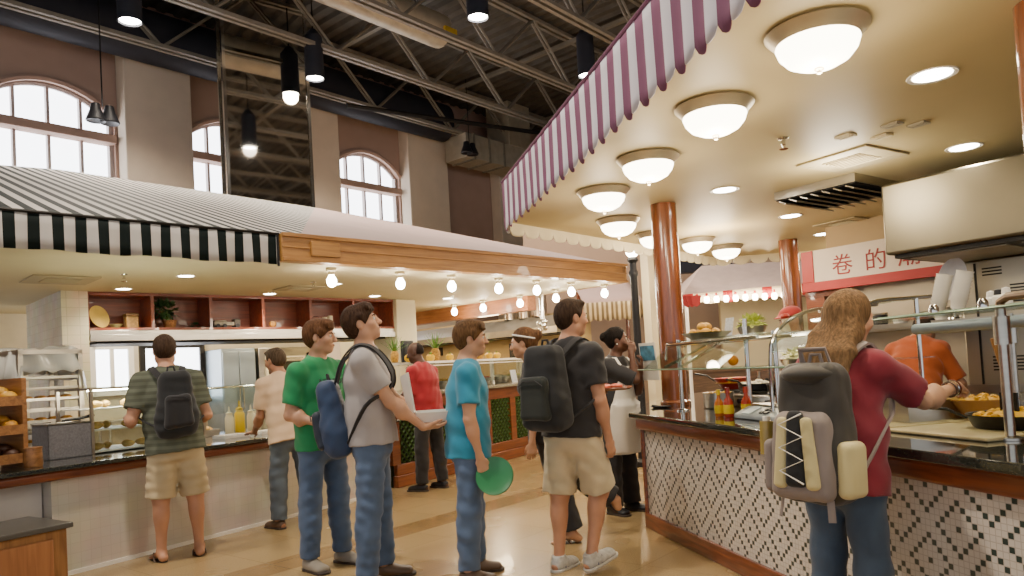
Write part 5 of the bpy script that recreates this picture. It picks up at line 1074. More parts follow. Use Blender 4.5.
class Person:
    def __init__(P, label, loc, face, H=1.75, female=False, build=1., lean=0., side=0., twist=0., head=(0, 0, 0), legs=((4, 5, 3), (4, 5, 3)), arms=None, skin_col='#b98266', hair=('short', '#3a2a1c'), hair_seed=1, res=.0075, name='person', toe=(0, 0), feet_out=(8, 8), neckfwd=.02):
        P.B = build; P.s = s = H/1.75; P.female = female; P.H = H; P.res = res
        P.root = thing(name, label, 'person', (loc[0], loc[1], 0), -math.radians(face))
        P.face = face; P.loc = np.array([loc[0], loc[1], 0.]); P.Rw = np.array(Matrix.Rotation(-math.radians(face), 3, 'Z'))
        B = build
        # legs: (forward angle of thigh, outward angle, knee flexion)
        hipw = (.088 if not female else .085)*s
        J = {}; hip = {}; kn = {}; an = {}; fd = {}
        for i, sd in enumerate((-1, 1)):       # -1 left, +1 right
            fa, oa, kf = legs[i]; f, o = math.radians(fa), math.radians(oa); g = math.radians(fa-kf)
            hip[sd] = np.array([sd*hipw, 0, 0.]); td = unit([sd*math.tan(o)*.9, math.sin(f), -math.cos(f)]); kn[sd] = hip[sd]+td*.42*s
            sv = unit([sd*math.tan(o)*.35, math.sin(g), -math.cos(g)]); an[sd] = kn[sd]+sv*.41*s; fd[sd] = (sv, toe[i])
        low = min(an[sd][2]-.075*s-.0*s - max(0, math.sin(math.radians(toe[i])))*.12*s*(toe[i] > 0) for i, sd in enumerate((-1, 1)))
        pz = -low; mid = (an[-1]+an[1])/2
        base = np.array([-mid[0], -mid[1], pz])
        pel = base.copy()
        for q in (hip, kn, an):
            for sd in (-1, 1): q[sd] = q[sd]+base
        L = math.radians(lean); sv = unit([math.sin(math.radians(side)), math.sin(L), math.cos(L)]); Rt = rotm(twist, 0)
        rgt = Rt[:, 0]; fwd = unit(np.cross(sv, rgt)); fwd = -fwd if fwd[1]*math.cos(math.radians(twist))+1e-6 < 0 and abs(twist) < 90 else fwd
        P.pel, P.sv, P.rgt, P.fwd = pel, sv, rgt, fwd
        ws = pel+sv*.16*s; ch = pel+sv*.36*s-fwd*.0; sh = pel+sv*.485*s; nb = pel+sv*.54*s
        P.ws, P.ch, P.sh, P.nb = ws, ch, sh, nb
        HR = rotm(twist+head[0], head[1], head[2]); hc = nb+sv*.045*s+HR[:, 2]*.125*s+fwd*neckfwd*s+HR[:, 1]*.012*s
        P.HR, P.hc = HR, hc
        sw = (.178 if not female else .155)*s*(.5+.5*B)
        shj = {sd: sh+rgt*sd*sw-sv*.02*s for sd in (-1, 1)}
        P.shj = shj; la, lf = .295*s, .255*s
        P.el, P.wr, P.hd = {}, {}, {}
        pr = []
        k = .05*s
        pw, pd = (.158, .112) if not female else (.163, .115); wa, wd = (.142, .1) if not female else (.122, .092); cw, cd = (.168, .115) if not female else (.142, .108); tw_, td_ = (.15, .082) if not female else (.125, .075)
        SC_ = lambda a, b_: (a*s*B, b_*s*B)
        P.dims = dict(p=SC_(pw, pd), w=SC_(wa, wd), c=SC_(cw, cd), t=SC_(tw_, td_)); d_ = P.dims
        pr += [cone(pel-[0, 0, .03*s], pel+sv*.05*s, d_['p'], d_['p'], rgt, k=k), cone(pel+sv*.05*s, ws, d_['p'], d_['w'], rgt, k=k), cone(ws, ch, d_['w'], d_['c'], rgt, k=k), cone(ch, sh, d_['c'], d_['t'], rgt, k=k)]
        if female:
            for sd in (-1, 1): pr.append(ell(ch+rgt*sd*.065*s+fwd*.085*s-sv*.01*s, np.array([.06, .055, .06])*s, k=.04))
        pr += [cone(sh+sv*.0, nb+sv*.02*s, (.085*s, .06*s), (.058*s, .056*s), rgt, k=.05*s), cone(nb, hc-HR[:, 2]*.06*s-HR[:, 1]*.015*s, (.053*s*(.88 if female else 1), .056*s*(.88 if female else 1)), (.05*s*(.86 if female else 1), .054*s*(.88 if female else 1)), rgt, k=.03)]
        for sd in (-1, 1):
            a = (arms or {}).get('L' if sd < 0 else 'R', dict(el=(sd*.12, -.03, -1), fo=(sd*.03, .12, -1)))
            S = shj[sd]
            if 'hand' in a:
                T = np.array(a['hand'], float)
                if a.get('world'): T = P.Rw.T@(T-P.loc)
                E, Wp = ik(S, T, la, lf, a.get('hint', (sd*.4, -.6, -1)))
            else: E = S+unit(a['el'])*la; Wp = E+unit(a['fo'])*lf
            P.el[sd], P.wr[sd] = E, Wp
            pr += [ell(S, np.array([.058, .058, .06])*s*B, k=.05), cone(S, E, .05*s*B, .038*s*B, k=.04), ell(S+(E-S)*.45+fwd*.006, np.array([.045, .047, .07])*s*B, k=.04), cone(E, Wp, (.038*s*B, .037*s*B), (.026*s, .022*s), k=.02), ell(E+(Wp-E)*.3, np.array([.039, .039, .06])*s*B, k=.03)]
            d = unit(a.get('hd', Wp-E)); n = np.array(a.get('pn', (-sd, 0, 0)), float); t = np.array(a.get('th', (0, 1, 0)), float)
            P.hd[sd] = (d, n)
            pr += hand_prims(Wp+d*.012*s, d, n, t, s*(1. if not female else .93), a.get('curl', .45), a.get('thumb', .4), a.get('spread', .12))
        P.legs_ = (hip, kn, an, fd)
        fl = 1.04 if female else 1.
        for i, sd in enumerate((-1, 1)):
            h_, k_, a_ = hip[sd], kn[sd], an[sd]; sdv = unit(a_-k_); back = unit(np.cross(sdv, [1, 0, 0])); back = back if back[1] < 0 else -back
            pr += [cone(h_, k_, .083*s*B*fl, .054*s*B, k=.04), ell(k_, np.array([.054, .056, .06])*s*B, k=.03), cone(k_, a_, .05*s*B, .034*s, k=.03), ell(k_+sdv*.12*s+back*.012*s, np.array([.05, .055, .11])*s*B, k=.03)]
            out = sd*feet_out[i]; R = rotm(out, -toe[i]); P.__dict__.setdefault('footR', {})[sd] = R
            hl = a_+R@np.array([0, -.035, -.04])*s; ba = a_+R@np.array([0, .115, -.052])*s
            pr += [ell(hl, np.array([.034, .04, .034])*s, R, k=.03), cone(a_+R@np.array([0, .005, -.01])*s, ba, (.034*s, .03*s), (.043*s, .02*s), R[:, 0], k=.03)]
            for q in range(5): o = np.array([(-.033+.0165*q)*-sd, .115, -.056])*s; L_ = (.05, .052, .048, .042, .034)[q]*s; pr.append(cone(a_+R@o, a_+R@(o+[0, L_, -.006*s]), .0125*s if q else .0145*s, .009*s, k=.006))
        # head
        def hp(x, y, z): return hc+HR@np.array([x, y, z])*s
        P.hp = hp; E3 = lambda *r: np.array(r)*s
        hwf = .95 if female else 1.
        pr += [ell(hp(0, -.012, .03), E3(.076*hwf, .095, .088), HR, k=.02), ell(hp(0, .022, -.035), E3(.06*hwf, .07, .078), HR, k=.03), ell(hp(0, .066, -.092), E3(.026, .024, .022), HR, k=.03), cone(hp(-.045, .0, -.07), hp(.045, .0, -.07), .022*s, .022*s, k=.04),
               ell(hp(0, .078, .022), E3(.05, .016, .012), HR, k=.02), cone(hp(0, .09, .012), hp(0, .112, -.026), (.0085*s, .01*s), (.012*s, .012*s), HR[:, 0], k=.012), ell(hp(0, .106, -.032), E3(.0175, .012, .009), HR, k=.008), ell(hp(0, .088, -.062), E3(.026, .012, .01), HR, k=.012)]
        for sd in (-1, 1): pr += [ell(hp(sd*.045, .065, -.025), E3(.022, .02, .022), HR, k=.03), ell(hp(sd*.033, .103, .003), E3(.017, .016, .011), HR, k=.012, sub=True), ell(hp(sd*.076*hwf, -.008, -.008), E3(.011, .02, .032), HR, k=.008), ell(hp(sd*.088*hwf, -.004, -.006), E3(.006, .011, .019), HR, k=.006, sub=True)]
        V, Q = smesh(pr, res)
        P.sk = skin('skin '+skin_col, skin_col)
        np_mesh('body', V, Q, P.sk, P.root)
        # eyes, brows, mouth
        hcol = hair[1]; mh = mat('hair '+hcol, hcol, .5, var=.45, scale=30, bump=.5, bscale=50, stretch=(3, 3, .6))
        mh.node_tree.nodes['Principled BSDF'].inputs['Specular IOR Level'].default_value = .15; mh.node_tree.nodes['Principled BSDF'].inputs['Roughness'].default_value = .7
        P.mh = mh
        for sd in (-1, 1):
            e = MB().ball(hp(sd*.032, .083, .003), .0125*s, 12).build('eye', [mat('eye white', '#d8d2c8', .2, var=0), M_eye], P.root)
            for p in e.data.polygons:
                if np.dot(np.array(p.center)-hp(sd*.032, .083, .003), HR[:, 1]) > .0095*s: p.material_index = 1
            MB().tube([hp(sd*.016, .096, .021), hp(sd*.034, .095, .026), hp(sd*.05, .083, .021)], [.003*s, .004*s, .0025*s], 6).build('eyebrow', mh, P.root)
        lipm = mat('lips '+skin_col, '#8f4a42' if skin_col > '#8' else '#5a2f2a', .4, var=.05)
        MB().tube([hp(-.022, .089, -.061), hp(-.009, .0985, -.0595), hp(0, .099, -.0605), hp(.009, .0985, -.0595), hp(.022, .089, -.061)], [.002*s, .0045*s, .0045*s, .0045*s, .002*s], 8).build('mouth', lipm, P.root)
        P.hair(hair[0], mh, hair_seed)
    def hair(P, st, m, seed):
        s, hp, HR = P.s, P.hp, P.HR; E3 = lambda *r: np.array(r)*s
        th = {'short': 0, 'mop': .007, 'long': .006, 'bun': .002, 'cap': -.004, 'bald': -.012, 'curly': .014}[st]
        pr = [ell(hp(0, -.016, .037), E3(.083+th, .101+th, .09+th), HR, k=.02), ell(hp(0, -.05, -.005), E3(.071+th, .062+th, .075+th*.5), HR, k=.03)]
        if st in ('short', 'mop'):
            pr.append(ell(hp(0, .05, .095), E3(.052+th, .05, .022+th), HR, k=.03))
            for sd in (-1, 1): pr.append(cone(hp(sd*.072, .012, .03), hp(sd*.074, .012, -.015), .011*s, .007*s, k=.02))
        if st == 'mop':
            for q in range(7): pr.append(cone(hp(-.06+.02*q, .07, .1-.004*abs(q-3)**1.3), hp(-.055+.02*q, .1-.007*abs(q-3), .062), .014*s, .007*s, k=.012))
            for sd in (-1, 1): pr.append(cone(hp(sd*.078, .02, .04), hp(sd*.084, .01, -.02), .016*s, .011*s, k=.02))
        if st == 'bun': pr += [ell(hp(0, -.12, .04), E3(.045, .042, .045), HR, k=.02)]
        if st == 'curly': pr += [cone(hp(0, -.05, .0), hp(0, -.06, -.12), (.088*s, .06*s), (.085*s, .045*s), HR[:, 0], k=.04)]
        if st == 'long':
            dn = np.array([0, 0, -1.]); a = hp(0, -.035, .0); b = hp(0, -.065, -.1); m_ = P.sh-P.fwd*(P.dims['t'][1]+.045)+P.sv*.03*s; c = P.ch+P.sv*.05*s-P.fwd*(P.dims['c'][1]+.05)
            pr += [cone(a, b, (.088*s, .075*s), (.098*s, .06*s), HR[:, 0], k=.05), cone(b, m_, (.1*s, .055*s), (.1*s, .034*s), P.rgt, k=.05), cone(m_, c, (.1*s, .034*s), (.085*s, .02*s), P.rgt, k=.04)]
            for q in range(9):
                x = -.085+.0212*q; pr.append(cone(hp(x*.9, -.075+abs(x)*.4, .02), b+P.rgt*x*s*1.1-P.fwd*.045*s, .018*s, .02*s, k=.015)); pr.append(cone(b+P.rgt*x*s*1.1-P.fwd*.045*s, m_+P.rgt*x*s*1.1-P.fwd*.015*s, .02*s, .018*s, k=.015)); pr.append(cone(m_+P.rgt*x*s*1.1-P.fwd*.015*s, c+P.rgt*x*s*1.05+dn*rnd.uniform(.0, .05)-P.fwd*.012, .018*s, .009*s, k=.015))
        lowz = {'short': -.075, 'mop': -.085, 'bun': -.075, 'bald': -.03, 'cap': -.05, 'curly': -.4, 'long': -1.}[st]
        fz = {'short': .062, 'mop': .045, 'long': .06, 'bun': .07, 'cap': .07, 'bald': .07, 'curly': .06}[st]
        pr.append(ell(hp(0, .1, -.055), E3(.085 if st != 'long' else .07, .105, .115+fz-.06), HR, k=.012, sub=True))
        if st not in ('long', 'curly'):
            for sd in (-1, 1): pr.append(ell(hp(sd*.085, -.0, -.03), E3(.03, .026, .045), HR, k=.012, sub=True))
        pr.append(ell(hp(0, .04, -.16), E3(.11, .1, .1), HR, k=.02, sub=True))
        V, Q = smesh(pr, min(.006, P.res), cuts=[(hp(0, -.03, lowz), -(HR[:, 2]-.15*HR[:, 1]))], wr=(.0035 if st != 'bald' else .001, seed, .5))
        np_mesh('hair', V, Q, m, P.root)
    def shirt(P, m, loose=.016, hem=.1, sleeve=.62, wrk=.006, seed=1, name='shirt', collar=True, mi=None, sl_loose=.016):
        s, d = P.s, P.dims; g = lambda q, e=0.: (q[0]+loose+e, q[1]+loose+e)
        w2 = (max(d['w'][0], d['c'][0]*(.92 if not P.female else 1.02))+loose+.014, max(d['w'][1], d['c'][1]*.95)+loose+.014); p2 = (max(d['p'][0], d['c'][0]*.97)+loose+.02, d['p'][1]+loose+.03)
        h0 = P.pel-P.sv*hem*s
        pr = [cone(h0, P.ws, p2, w2, P.rgt, fa=True, k=.04), cone(P.ws, P.ch, w2, g(d['c']), P.rgt, k=.04), cone(P.ch, P.sh, g(d['c']), g(d['t'], -.002), P.rgt, k=.04), cone(P.sh, P.nb+P.sv*.0, (.1*s, .07*s), (.066*s, .066*s), P.rgt, k=.04)]
        if P.female:
            for sd in (-1, 1): pr.append(ell(P.ch+P.rgt*sd*.065*s+P.fwd*.09*s-P.sv*.01*s, np.array([.062, .06, .062])*s, k=.05))
        for sd in (-1, 1):
            S, E, W = P.shj[sd], P.el[sd], P.wr[sd]
            pr.append(ell(S, np.array([.068, .068, .068])*s*P.B, k=.05))
            if sleeve <= 1: pr.append(cone(S, S+(E-S)*sleeve, (.062*s+sl_loose*.3)*P.B, (.054*s+sl_loose)*P.B, fb=True, k=.03))
            else: pr += [cone(S, E, .062*s, .05*s, k=.03), cone(E, E+(W-E)*(sleeve-1), .05*s, .04*s, fb=True, k=.03)]
        pr.append(cone(P.nb+P.sv*.01*s, P.nb+P.sv*.12*s+P.fwd*.02, .062*s, .07*s, k=.012, sub=True))
        V, Q = smesh(pr, P.res, wr=(wrk, seed, 1.2))
        o = np_mesh(name, V, Q, m, P.root, mi=mi)
        if collar:
            R = np.stack([P.rgt, P.fwd, P.sv], 1); pts = [P.nb+R@np.array([.066*math.cos(a), .062*math.sin(a)+.006, .004-.018*math.sin(a)])*s for a in [k*2*PI/24 for k in range(24)]]
            MB().tube(pts, .008*s, 6, closed=True).build('collar', m, P.root)
        return o
    def pants(P, m, length=1.9, loose=.014, leg_loose=.02, wrk=.006, seed=2, name='trousers', top=.07, belt=None, flare=0.):
        s, d = P.s, P.dims; hip, kn, an, fd = P.legs_
        pr = [cone(P.pel-[0, 0, .05*s], P.pel+P.sv*top*s, (d['p'][0]+loose*.7, d['p'][1]+loose*.7), ((d['p'][0]+d['w'][0])/2+loose*.6, (d['p'][1]+d['w'][1])/2+loose*.6), P.rgt, fb=True, k=.03)]
        for sd in (-1, 1):
            h, k, a = hip[sd], kn[sd], an[sd]
            if length <= 1: pr.append(cone(h, h+(k-h)*length, .092*s+loose*.5, .07*s+leg_loose, fb=True, k=.035))
            else: pr += [cone(h, k, .088*s+loose*.6, .06*s+leg_loose*.7, k=.035), cone(k, k+(a-k)*min(1.08, length-1)+np.array([0, 0, 0]), .058*s+leg_loose*.7, .05*s+leg_loose*.8+flare, fb=True, k=.03), ell(k+(a-k)*.32+np.array([0, -.015, 0])*s, np.array([.064, .068, .12])*s, k=.04)]
        V, Q = smesh(pr, P.res, wr=(wrk, seed, 2.2))
        o = np_mesh(name, V, Q, m, P.root)
        if belt:
            c = P.pel+P.sv*(top-.02)*s; w = ((d['p'][0]+d['w'][0])/2+loose*.6+.006, (d['p'][1]+d['w'][1])/2+loose*.6+.006)
            MB().tube([c+P.rgt*w[0]*math.cos(q)+P.fwd*w[1]*math.sin(q) for q in [k*2*PI/32 for k in range(32)]], .014*s, 6, closed=True, flat=(.4, 1)).build('belt', belt, P.root)
        return o
    def shoes(P, m, msole, kind='shoe', stripe=None):
        s = P.s; hip, kn, an, fd = P.legs_
        for sd in (-1, 1):
            a, R = an[sd], P.footR[sd]; q = lambda x, y, z: a+R@np.array([x, y, z])*s
            up = R[:, 2]
            if kind == 'sandal':
                o = MB(); n = 20
                pts = [(.046*math.cos(t)*(1+.12*math.sin(t)), .055+.125*math.sin(t)) for t in [k*2*PI/n for k in range(n)]]
                A = [o.v(q(x, y, -.088)) for x, y in pts]; B = [o.v(q(x, y, -.072)) for x, y in pts]; o._f(A[::-1]); o._f(B)
                for k in range(n): o._f([A[k], A[(k+1) % n], B[(k+1) % n], B[k]])
                o = o.build('sandal', msole, P.root)
                for e in (-1, 1): MB().tube([q(0, .14, -.055), q(e*.025, .1, -.022), q(e*.045, .04, -.045), q(e*.046, .02, -.074)], .006*s, 6).build('strap', m, o)
                continue
            h = -.075
            pr = [cone(q(0, -.03, -.035), q(0, .04, -.035), (.041*s, .045*s), (.044*s, .042*s), R[:, 0], k=.03), cone(q(0, .04, -.04), q(0, .148, -.05), (.047*s, .044*s), (.052*s, .033*s), R[:, 0], k=.03), cone(q(0, .0, -.03), q(0, -.008, .025 if kind != 'low' else .0), (.043*s, .048*s), (.042*s, .05*s), R[:, 0], fb=True, k=.02)]
            V, Q = smesh(pr, .0065, cuts=[(q(0, 0, -.06), -up)])
            o = np_mesh('shoe', V, Q, m, P.root)
            V, Q = smesh([cone(q(0, -.035, -.06), q(0, .04, -.06), (.044*s, .05*s), (.044*s, .05*s), R[:, 0], k=.02), cone(q(0, .04, -.06), q(0, .15, -.06), (.047*s, .05*s), (.056*s, .05*s), R[:, 0], k=.02)], .0065, cuts=[(q(0, 0, -.058), up), (q(0, 0, -.082), -up)])
            np_mesh('sole', V, Q, msole, o)
            if kind == 'sneaker':
                for k in range(4): MB().tube([q(-.02, .06+.018*k, .0-.011*k), q(.02, .06+.018*k, .0-.011*k)], .0035*s, 6).build('lace', M_white, o)
                for e in (-1, 1):
                    for k in range(2): MB().tube([q(e*.047, .03-.03*k, -.055), q(e*.04, .05-.03*k, -.01)], .006*s, 6, flat=(.5, 1.4)).build('side_stripe', stripe, o)
    def world(P, p): return P.Rw@np.asarray(p)+P.loc
def backpack(P, label, m, m2, mstrap, w=.15, dep=.085, hh=.24, drop=.0, pocket=True, off=.0, seed=1, tilt=0., name='backpack', shoulder=(-1, 1)):
    """a pack worn by a figure, built in the wearer's own ground frame"""
    s = P.s; root = thing(name, label, 'backpack', tuple(P.loc), P.root.rotation_euler.z)
    R = np.stack([P.rgt, P.fwd, P.sv], 1); c = P.pel+P.sv*(.31-drop)*s-P.fwd*(P.dims['c'][1]+.022+dep*.92)+P.rgt*off
    R2 = R@np.array(Matrix.Rotation(math.radians(tilt), 3, 'X'))
    q = lambda x, y, z: c+R2@np.array([x, y, z])
    V, Q = smesh([rbox(q(0, 0, 0), (w, dep, hh), .065, R2, k=.04, taper=.22), ell(q(0, -.02, -.1), (w*1.0, dep*1.0, .14), R2, k=.06)], .008, wr=(.007, seed, 1.))
    np_mesh('pack_body', V, Q, m, root)
    if pocket:
        V, Q = smesh([rbox(q(0, -dep-.012, -.06), (w*.74, .04, hh*.5), .035, R2, k=.03, taper=.15)], .007, wr=(.006, seed+1, 1.)); np_mesh('front_pocket', V, Q, m2, root)
        MB().tube([q(-w*.6, -dep-.05, hh*.3-.06), q(-w*.3, -dep-.058, hh*.42-.06), q(w*.3, -dep-.058, hh*.42-.06), q(w*.6, -dep-.05, hh*.3-.06)], .004, 6).build('zip', mstrap, root)
    MB().tube([q(-.03, dep*.2, hh-.01), q(-.02, dep*.2, hh+.035), q(.02, dep*.2, hh+.035), q(.03, dep*.2, hh-.01)], .008, 6).build('grab_loop', mstrap, root)
    d = P.dims; S = lambda x, y, z: P.pel+P.rgt*x+P.fwd*y+P.sv*z
    for sd in shoulder:
        x0 = sd*.06*s; x1 = sd*.105*s; top = .545*s; cy = d['c'][1]+.026
        pts = [q(sd*.05, dep*.6, hh*.82), S(x0, -d['c'][1]-.03, .47*s), S(x1, -.07*s, top+.012), S(x1, .01, top+.03), S(x1+sd*.008, .09*s, top-.02*s), S(sd*.13*s, cy+.018, .4*s), S(sd*.158*s, cy, .29*s), S(sd*(d['c'][0]+.05), .0, .2*s), q(sd*w*.8, dep*.7, -hh*.75)]
        cr_ = []
        for i in range(len(pts)-1):
            p0, p1, p2, p3 = pts[max(i-1, 0)], pts[i], pts[i+1], pts[min(i+2, len(pts)-1)]
            for k in range(5):
                t = k/5; cr_.append(.5*((2*p1)+(-p0+p2)*t+(2*p0-5*p1+4*p2-p3)*t*t+(-p0+3*p1-3*p2+p3)*t**3))
        cr_.append(pts[-1]); b = MB(); rings = []
        up_c = S(0, 0, .36*s)
        for i, p in enumerate(cr_):
            t = unit(cr_[min(i+1, len(cr_)-1)]-cr_[max(i-1, 0)]); nrm = p-up_c-P.rgt*np.dot(p-up_c, P.rgt)*.4; nrm = unit(nrm-t*np.dot(nrm, t)); wd = np.cross(t, nrm)*(.023 if i < 26 else .012)
            rings.append([b.v(p+wd+nrm*.004), b.v(p-wd+nrm*.004), b.v(p-wd-nrm*.007), b.v(p+wd-nrm*.007)])
        for A, B in zip(rings, rings[1:]):
            for k in range(4): b._f([A[k], A[(k+1) % 4], B[(k+1) % 4], B[k]])
        b._f(rings[0]); b._f(rings[-1][::-1]); b.build('shoulder_strap', mstrap, root)
    return root, q
# ------------------------------------------------------------------ the people
FAIR, FAIR2, TAN, DARK, BROWN = '#c08a6c', '#c99676', '#b07a5a', '#4a2d20', '#5f3a28'
M_jean = cloth('blue denim', '#4d6180', .22); M_jeand = cloth('dark blue denim', '#3a4a5e', .22); M_jeang = cloth('grey blue denim', '#56616c', .2); M_khaki = cloth('khaki cotton', '#b9a581'); M_khakil = cloth('pale khaki cotton', '#c9b999'); M_blk = cloth('black cotton', '#1f1d1f', .15); M_blk2 = cloth('black polyester', '#191a1c', .2)
M_sole = mat('shoe sole rubber', '#3a2f28', .7); M_brn = mat('brown shoe leather', '#5a4332', .5); M_grysh = mat('grey shoe suede', '#8c8478', .7)
# 1 boy in olive at the pastry case
p1 = Person('person seen from behind in olive striped tee and khaki shorts at the pastry case', (-2.70, 5.80), -36, 1.79, build=1.1, lean=3, side=-4, twist=2, head=(6, -6, 0), legs=((2, 4, 1), (1, 6, 2)), arms={'L': dict(el=(-.28, -.1, -1), fo=(.1, 1, .05), pn=(0, 0, -1), th=(1, 0, 0)), 'R': dict(el=(.28, -.1, -1), fo=(-.1, 1, .0), pn=(0, 0, -1), th=(-1, 0, 0))}, skin_col=FAIR, hair=('short', '#3b2a1e'))
M_olive = stripemat('olive striped jersey', '#55584a', '#646858', .05, 'Z', 0, .9)
p1.shirt(M_olive, .018, .08, .7, .007, 3); p1.pants(M_khaki, 1.0, .02, .04, .008, 4, 'shorts'); p1.shoes(M_brn, M_sole, 'sandal')
backpack(p1, 'black backpack on the back of the person in olive at the pastry case', M_blk2, M_blk, M_blk, .145, .08, .25, .03, seed=5)
# 2 boy in tan leaning on the counter
p2 = Person('person in cream tee and grey jeans leaning on the left counter', (-2.08, 6.76), -46, 1.70, build=1.05, lean=14, head=(-14, -12, 0), legs=((6, 4, 6), (-6, 5, 2)), arms={'L': dict(hand=(-2.46, 6.86, .88), world=1, hint=(-.3, -1, 0), pn=(0, 0, -1), th=(1, 0, 0), hd=(0, 1, -.1), curl=.15), 'R': dict(el=(.15, .2, -1), fo=(-.1, .9, -.3))}, skin_col=TAN, hair=('short', '#4a3a2b'))
p2.shirt(cloth('cream cotton tee', '#d6b694', .06), .022, .1, .8, .008, 7); p2.pants(M_jeang, 1.97, .018, .028, .008, 8); p2.shoes(M_brn, M_sole, 'low')
# 3 boy in green
p3 = Person('person in bright green printed tee and jeans standing behind the boy in grey', (-1.42, 5.30), 124, 1.79, build=1.03, lean=1, side=2, head=(-30, -2, 0), legs=((2, 4, 2), (-2, 4, 1)), arms={'R': dict(el=(.18, -.12, -1), fo=(-.35, .95, -.28), pn=(-.3, 0, -1), th=(-1, .2, 0), curl=.6), 'L': dict(el=(-.1, .1, -1), fo=(.1, .7, -.5))}, skin_col=FAIR2, hair=('mop', '#5a3a24'), hair_seed=4)
M_green = cloth('bright green cotton tee', '#1f8a52', .08)
p3.shirt(M_green, .018, .07, .75, .008, 11); p3.pants(M_jean, 1.97, .016, .024, .008, 12); p3.shoes(M_grysh, M_sole, 'low')
tx = text('shirt_print', 'NEWPORT', .056, cloth('dark green print', '#12382a', .1), p3.root, tuple(p3.ch+p3.sv*.035-p3.rgt*.0+p3.fwd*(p3.dims['c'][1]+.042)), (PI/2-.02, 0, PI), .002)
MB().torus(p3.wr[1]-(p3.wr[1]-p3.el[1])*.12, .031, .006, 20, 6, Matrix.Rotation(PI/2, 3, 'X').to_3x3()).build('wristband', M_black, p3.root)
# 4 boy in grey with the open box
p4 = Person('person in pale grey tee and jeans looking up, holding an open white box', (-.97, 4.80), 84, 1.84, build=1.05, lean=-2, head=(2, 17, 0), legs=((3, 3, 2), (-3, 4, 2)), arms={'R': dict(hand=(.13, .36, 1.0), hint=(.3, -.5, -1), pn=(-.2, 0, 1), th=(1, .3, 0), hd=(-.15, 1, 0), curl=.35, thumb=.1), 'L': dict(hand=(-.13, .36, 1.0), hint=(-.3, -.5, -1), pn=(.2, 0, 1), th=(-1, .3, 0), hd=(.15, 1, 0), curl=.35, thumb=.1)}, skin_col=FAIR2, hair=('mop', '#3a271b'), hair_seed=6)
p4.shirt(cloth('pale grey cotton tee', '#a9a3a2', .06), .016, .04, .68, .008, 13); p4.pants(M_jean, 1.97, .016, .024, .009, 14); p4.shoes(M_brn, M_sole, 'low')
M_navyb = cloth('navy blue nylon', '#243a5e', .15, .1, .6)
backpack(p4, 'navy blue backpack hanging low on the person in grey', M_navyb, cloth('dark navy nylon', '#182436', .15, .1, .6), M_blk, .15, .085, .25, .17, seed=9, tilt=8)
bx = thing('takeout_box', 'open white foam takeout box held by the person in grey', 'box', tuple(p4.loc), p4.root.rotation_euler.z)
fm = mat('white foam', '#ece6dc', .6, var=.03)
b = MB(); z = 1.03
b.b2(-.115, .115, .33, .56, z, z+.006); 
for a in [((-.115, .33), (.115, .33)), ((.115, .33), (.115, .56)), ((.115, .56), (-.115, .56)), ((-.115, .56), (-.115, .33))]:
    (x0, y0), (x1, y1) = a; cx, cy = 0, .445; e = 1.16
    poly(b, [(x0, y0, z), (x1, y1, z), (cx+(x1-cx)*e, cy+(y1-cy)*e, z+.065), (cx+(x0-cx)*e, cy+(y0-cy)*e, z+.065)])
b.build('box_base', fm, bx, smooth=0, solid=.004)
b = MB(); y = .305
def L_(x, h, o): return (x, y-.03*h/.24-.0+o, z+.065+h)
poly(b, [L_(-.13, 0, 0), L_(.13, 0, 0), L_(.115, .02, -.04), L_(-.115, .02, -.04)]); poly(b, [L_(-.115, .02, -.04), L_(.115, .02, -.04), L_(.115, .235, -.05), L_(-.115, .235, -.05)]); poly(b, [L_(-.115, .235, -.05), L_(.115, .235, -.05), L_(.13, .26, 0), L_(-.13, .26, 0)])
for e in (-1, 1): poly(b, [L_(e*.13, 0, 0), L_(e*.13, .26, 0), L_(e*.115, .235, -.05), L_(e*.115, .02, -.04)])
b.build('box_lid', fm, bx, smooth=0, solid=.004)
# 5 man in red
p5 = Person('person in red polo and black trousers at the far end of the left counter', (-1.0, 8.42), -60, 1.73, build=1.08, lean=7, head=(-18, -14, 0), legs=((5, 4, 4), (-3, 5, 3)), arms={'L': dict(el=(-.2, .1, -1), fo=(.1, 1, .05), pn=(0, 0, 1), th=(-1, 0, 0)), 'R': dict(el=(.12, .05, -1), fo=(-.05, .5, -.9))}, skin_col=DARK, hair=('bald', '#1d1512'), res=.009)
p5.shirt(cloth('red pique cotton', '#9c1a26', .08), .024, .12, .85, .007, 17); p5.pants(M_blk, 1.97, .018, .026, .008, 18); p5.shoes(M_black, M_sole, 'low')
t = thing('mobile_phone', 'small dark phone held by the person in red', 'phone', tuple(p5.loc), p5.root.rotation_euler.z); q = p5.wr[-1]+p5.hd[-1][0]*.1+np.array([0, 0, .025]); MB().box(q, (.07, .13, .01)).build('phone_body', M_black, t, bevel=.003); MB().box(q+np.array([0, 0, .006]), (.06, .11, .002)).build('screen', mat('phone screen', '#303a48', .1), t)
